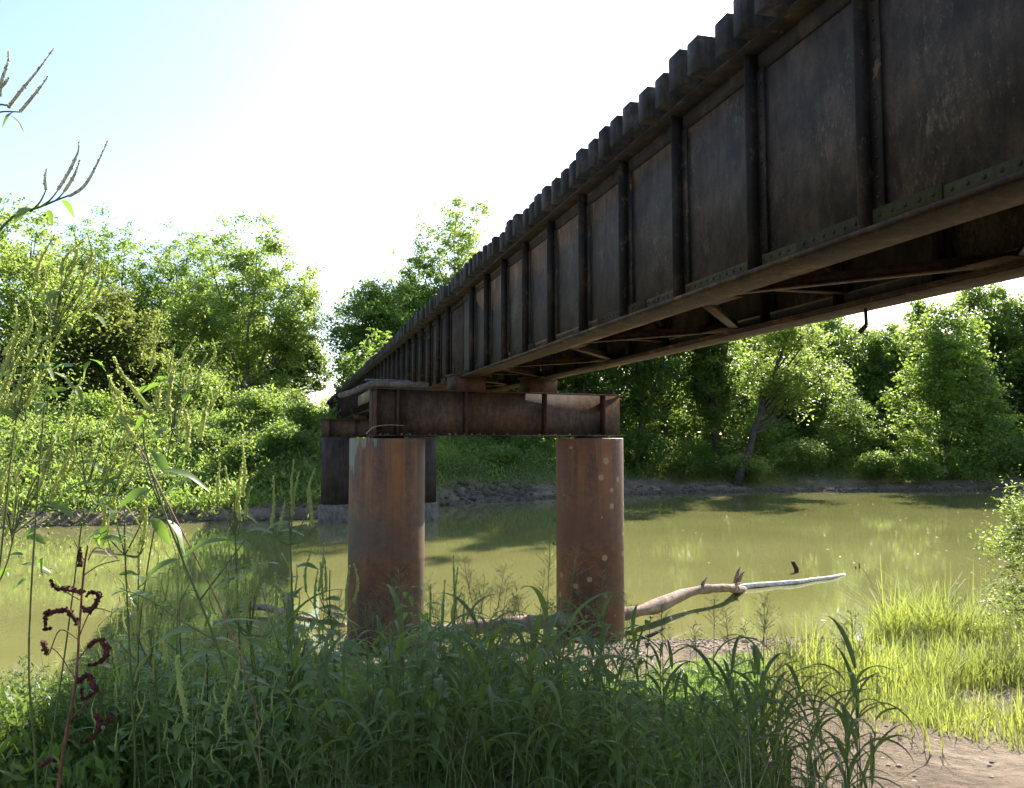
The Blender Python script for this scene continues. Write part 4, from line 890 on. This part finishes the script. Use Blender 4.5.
hero('ragweed', 2.9, [(262, 790), (250, 740), (215, 640), (183, 560), (160, 500), (146, 452), (143, 425)],
  [[(150,412),(138,395),(122,372),(113,356)], [(140,412),(128,412),(116,396),(110,374)], [(118,395),(112,385),(110,375)], [(134,436),(122,420),(116,398)],
   [(157,408),(157,395),(160,383)], [(172,412),(173,395),(172,372)], [(186,450),(188,425),(186,402)], [(200,440),(205,415),(206,402)], [(176,660),(178,690),(184,712),(187,722)], [(236,690),(226,700),(220,722)]],
  [(150,490,118,508,16),(165,470,210,492,15),(168,475,150,450,14),(178,560,140,585,18),(180,560,232,540,16),(200,630,150,648,18),(205,632,262,622,16),(205,640,246,650,14),(168,520,185,556,20),(150,520,170,545,18),(215,650,180,672,14),(158,500,200,478,12)],
  'tallest ragweed with green seed spikes and pale drooping leaves at the left', side=(((160,505),(150,480),(140,455),(118,446)),((183,560),(172,520),(160,490),(150,470)),((215,640),(180,620),(150,600),(120,588)),((200,600),(230,560),(245,540))))
hero('ragweed', 2.3, [(-60, 800), (-40, 500), (-30, 250), (-12, 120), (8, 105)],
  [[(8,108),(20,92),(38,70),(54,48)], [(20,112),(30,100),(42,85),(48,76)], [(0,96),(2,80),(8,62),(8,50)], [(0,88),(6,82),(9,78)]], [(10,115,24,134,9),(14,112,2,128,8)],
  'ragweed top with feathery flower spikes against the sky at upper left', side=(((-12,120),(0,112),(20,112)),((-10,118),(-6,100),(0,88)),((-12,119),(-6,108),(0,96))), spr=.008, spikemat='glare_spike')
hero('ragweed', 2.4, [(-80, 800), (-60, 480), (-40, 300), (5, 224), (40, 207), (70, 195)],
  [[(70,196),(85,185),(98,162),(108,140)], [(58,190),(70,170),(78,152),(79,142)], [(46,190),(45,178),(47,168)], [(64,192),(74,176),(80,160)]],
  [(30,208,14,224,14),(62,200,74,218,11),(48,210,52,226,8)],
  'ragweed top with spikes leaning right over the tree line at upper left', side=(((40,207),(50,200),(58,190)),((30,212),(40,202),(46,190)),((45,205),(56,200),(64,192))), spr=.008, spikemat='glare_spike')
# denser lit spikes at the left edge
q = random.Random(77)
for k, (cx, cy, sc_, D, lab) in enumerate([(25, 380, 1.25, 2.7, 'sunlit ragweed with curved spikes below the upper left branches'), (95, 455, 1.0, 3.1, 'sunlit ragweed with spikes above the dark bush at the left'), (20, 500, 1.1, 3.0, 'sunlit ragweed low at the left edge over the water'), (180, 395, .7, 3.4, 'ragweed spikes in front of the round light green bush'), (60, 300, .9, 2.8, 'ragweed with slender spikes in front of the big left tree')]):
    spk = [[(cx + dx, cy + dy), (cx + dx + 6 * sc_, cy + dy - 18 * sc_), (cx + dx + (12 + q.uniform(0, 8)) * sc_, cy + dy - (38 + q.uniform(0, 14)) * sc_)] for dx, dy in [(q.uniform(-34, 34), q.uniform(-32, 40)) for _ in range(14)]]
    lv = [(cx + a, cy + b_, cx + a + q.uniform(-30, 30), cy + b_ + q.uniform(5, 22), q.uniform(9, 16)) for a, b_ in [(q.uniform(-34, 34), q.uniform(-20, 90)) for _ in range(16)]]
    spk = [[s_[0], (s_[1][0] + q.uniform(-5, 5), s_[1][1]), (s_[2][0] + q.uniform(-10, 8), s_[2][1] + q.uniform(-6, 10))] for s_ in spk]
    rt = hero('ragweed', D, [(cx - 60 + 9 * k, 790), (cx - 38 + q.uniform(-10, 10), 640), (cx - 12, cy + 60), (cx, cy)], spk, lv, lab, spr=.0095, sr=.0045,
         side=tuple(((cx - 8, cy + 35), (s_[0][0] * .6 + cx * .4, s_[0][1] + 12), s_[0]) for s_ in spk)); tuft(rt, D, cx, cy + 10, 66, 80, 800, k)
# mid-left clusters in front of the river and the far column
for k, (cx, cy, n_, D, lab) in enumerate([(235, 480, 7, 3.7, 'ragweed with a fan of upright spikes left of the far column'), (290, 490, 6, 4.2, 'small ragweed with upright spikes right beside the far column'), (250, 580, 9, 3.6, 'ragweed with pale spikes before the dark water'), (125, 500, 6, 3.3, 'ragweed with spikes over the muddy far shore at the left'), (150, 610, 7, 3.4, 'ragweed with spikes above the feathery weeds'), (455, 590, 6, 4.6, 'slender ragweed between the two near columns'), (330, 560, 7, 4.4, 'ragweed with spikes just left of the near left column')]):
    spk = []
    for _ in range(n_):
        dx = q.uniform(-26, 26); dy = q.uniform(-12, 30); L = q.uniform(30, 55); spk.append([(cx + dx, cy + dy + L * .5), (cx + dx + q.uniform(-2, 4), cy + dy), (cx + dx + q.uniform(-3, 9), cy + dy - L * .5)])
    lv = [(cx + a, cy + b_, cx + a + q.choice((-1, 1)) * q.uniform(18, 34), cy + b_ + q.uniform(-4, 14), q.uniform(8, 14)) for a, b_ in [(q.uniform(-14, 14), q.uniform(30, 110)) for _ in range(9)]]
    hero('ragweed', D, [(cx + 10, 780), (cx + 6, 680), (cx, cy + 50), (cx, cy + 10)], spk, lv, lab, spr=.0115,
         side=tuple(((cx, cy + 55), (s_[0][0] * .7 + cx * .3, s_[0][1] + 12), s_[0]) for s_ in spk))
sap = [o for o in bpy.data.objects if o.name == 'locust_sapling'][0]
for k, (cx, cy_, rx, ry) in enumerate([(1024, 508, 26, 22), (1010, 542, 30, 18), (1032, 560, 30, 40), (1016, 600, 40, 34)]):
    tuft(sap, 8.2, cx, cy_, rx, ry, 1200, 40 + k, .04)
# pink stem leaning
w = MB(); p, r = gnarly([at(238, 650, 3.15), at(212, 590, 3.1), at(172, 512, 3.0), at(142, 452, 3.0), at(136, 447, 3.0)], .004, .0025, 6, 8, .05)
g0 = Vector((*W((270 - 512) / FPX * 3.3, 3.3), hz((270 - 512) / FPX * 3.3, 3.3))); w.tube([g0, (g0 + p[0]) / 2 + Vector((0.03,0,.1))] + p, [.003, .003] + [x * .8 for x in r], 6)
tag(w.build('weed_stalk', M['pinkstem'], None, True), 'thin pinkish stalk slanting left behind the tallest ragweed', 'stalk')
# red curled weed
D = 2.9; stem = [(58, 790), (66, 735), (76, 680), (80, 620), (84, 570), (88, 545)]
P = [at(x, y, D) for x, y in stem]; du = (58 - 512) / FPX * D; g0 = Vector((*W(du, D), hz(du, D) - .02)); root = empty('curled_red_weed', tuple(g0)); tag(root, 'dead reddish weed with dark curled seed spikes at lower left', 'weed')
b = MB(); pts, _ = gnarly([g0] + P, 1, 1); b.tube([p - g0 for p in pts], [.007 * (1 - .55 * i / len(pts)) for i in range(len(pts))], 7)
for br in [[(79,640),(60,630),(48,655),(42,640)], [(78,660),(95,640),(104,650)], [(80,600),(62,590),(50,585)], [(84,575),(100,565),(120,560)], [(70,720),(90,700),(98,690)], [(78,640),(92,610),(112,612)], [(76,680),(60,655),(52,648)], [(84,560),(78,548),(74,540)], [(88,560),(96,548),(110,552)]]:
    qq, _ = gnarly([at(x, y, D) for x, y in br], 1, 1); b.tube([p - g0 for p in qq], .0022, 5)
b.build('stem', M['redstem'], root, True)
for s_ in [[(78,622),(66,611),(52,611),(44,618),(46,626),(52,630)], [(82,592),(66,590),(54,588),(52,580)], [(86,608),(95,606),(97,598),(92,592),(88,594)], [(102,640),(106,652),(98,662),(90,665)], [(78,680),(88,676),(97,684),(94,694),(84,696),(82,690)], [(70,717),(76,715)], [(96,715),(98,726),(90,738),(82,742)], [(42,640),(44,650),(43,655)], [(80,565),(78,556),(76,548)], [(108,716),(106,722)], [(88,645),(94,640),(100,641)], [(40,765),(48,760),(52,762)]]:
    b = MB(); bump_spike(b, [at(x, y, D) - g0 for x, y in s_], .0135, len(s_), 6, 260); b.build('seed_spike', M['red'], root)
b = MB()
for x0, y0, x1, y1, w_ in [(90,552,118,556,7),(105,548,118,560,6),(112,612,124,600,5),(98,662,112,668,5)]:
    pp, _ = gnarly([at(x0, y0, D) - g0, at(x1, y1, D) - g0], 1, 1); ribbon(b, pp, oval_w(w_ * D / FPX), Vector((0, -.6, 1)), .1)
b.build('foliage', M['straw'], root)

# ------------------------------------------------------------ light, sky, camera
SAZ, SEL = math.radians(40), math.radians(34)
sd = Vector((math.sin(SAZ) * math.cos(SEL), math.cos(SAZ) * math.cos(SEL), math.sin(SEL)))
L = bpy.data.lights.new('sun', 'SUN'); L.energy = 5.0; L.angle = math.radians(.55); L.color = (1, .95, .86)
lo = bpy.data.objects.new('sun', L); COL.objects.link(lo); lo.rotation_euler = (-sd).to_track_quat('-Z', 'Y').to_euler(); lo.location = (20, 20, 40)
wd = bpy.data.worlds.new('World'); S.world = wd; wd.use_nodes = True; nt = wd.node_tree; nt.nodes.clear()
sk = nt.nodes.new('ShaderNodeTexSky'); sk.sky_type = 'NISHITA'; sk.sun_disc = False; sk.sun_elevation = SEL; sk.sun_rotation = SAZ; sk.air_density = 1.0; sk.dust_density = 1.1; sk.ozone_density = 1.8
bg = nt.nodes.new('ShaderNodeBackground'); bg.inputs[1].default_value = .1; ow = nt.nodes.new('ShaderNodeOutputWorld')
nt.links.new(sk.outputs[0], bg.inputs[0]); nt.links.new(bg.outputs[0], ow.inputs[0])
cam = bpy.data.cameras.new('camera'); co = bpy.data.objects.new('camera', cam); COL.objects.link(co); S.camera = co
cam.sensor_width = 36; cam.lens = FPX / 1024 * 36; cam.shift_y = -10 / 1024; cam.clip_start = .05; cam.clip_end = 8000
co.location = (0, 0, CZ); fwd = Vector((F2[0] * math.cos(PIT), F2[1] * math.cos(PIT), math.sin(PIT))); co.rotation_euler = fwd.to_track_quat('-Z', 'Y').to_euler()
S.view_settings.view_transform = 'Standard'; S.view_settings.look = 'None'; S.view_settings.gamma = 1; S.view_settings.exposure = 1.68; S.view_settings.use_curve_mapping = False
S.render.resolution_x = 1024; S.render.resolution_y = 788
cy = S.cycles; cy.max_bounces = 7; cy.diffuse_bounces = 4; cy.glossy_bounces = 3; cy.transmission_bounces = 4; cy.use_denoising = True; cy.use_adaptive_sampling = True; cy.adaptive_threshold = .02; cy.caustics_reflective = False; cy.caustics_refractive = False
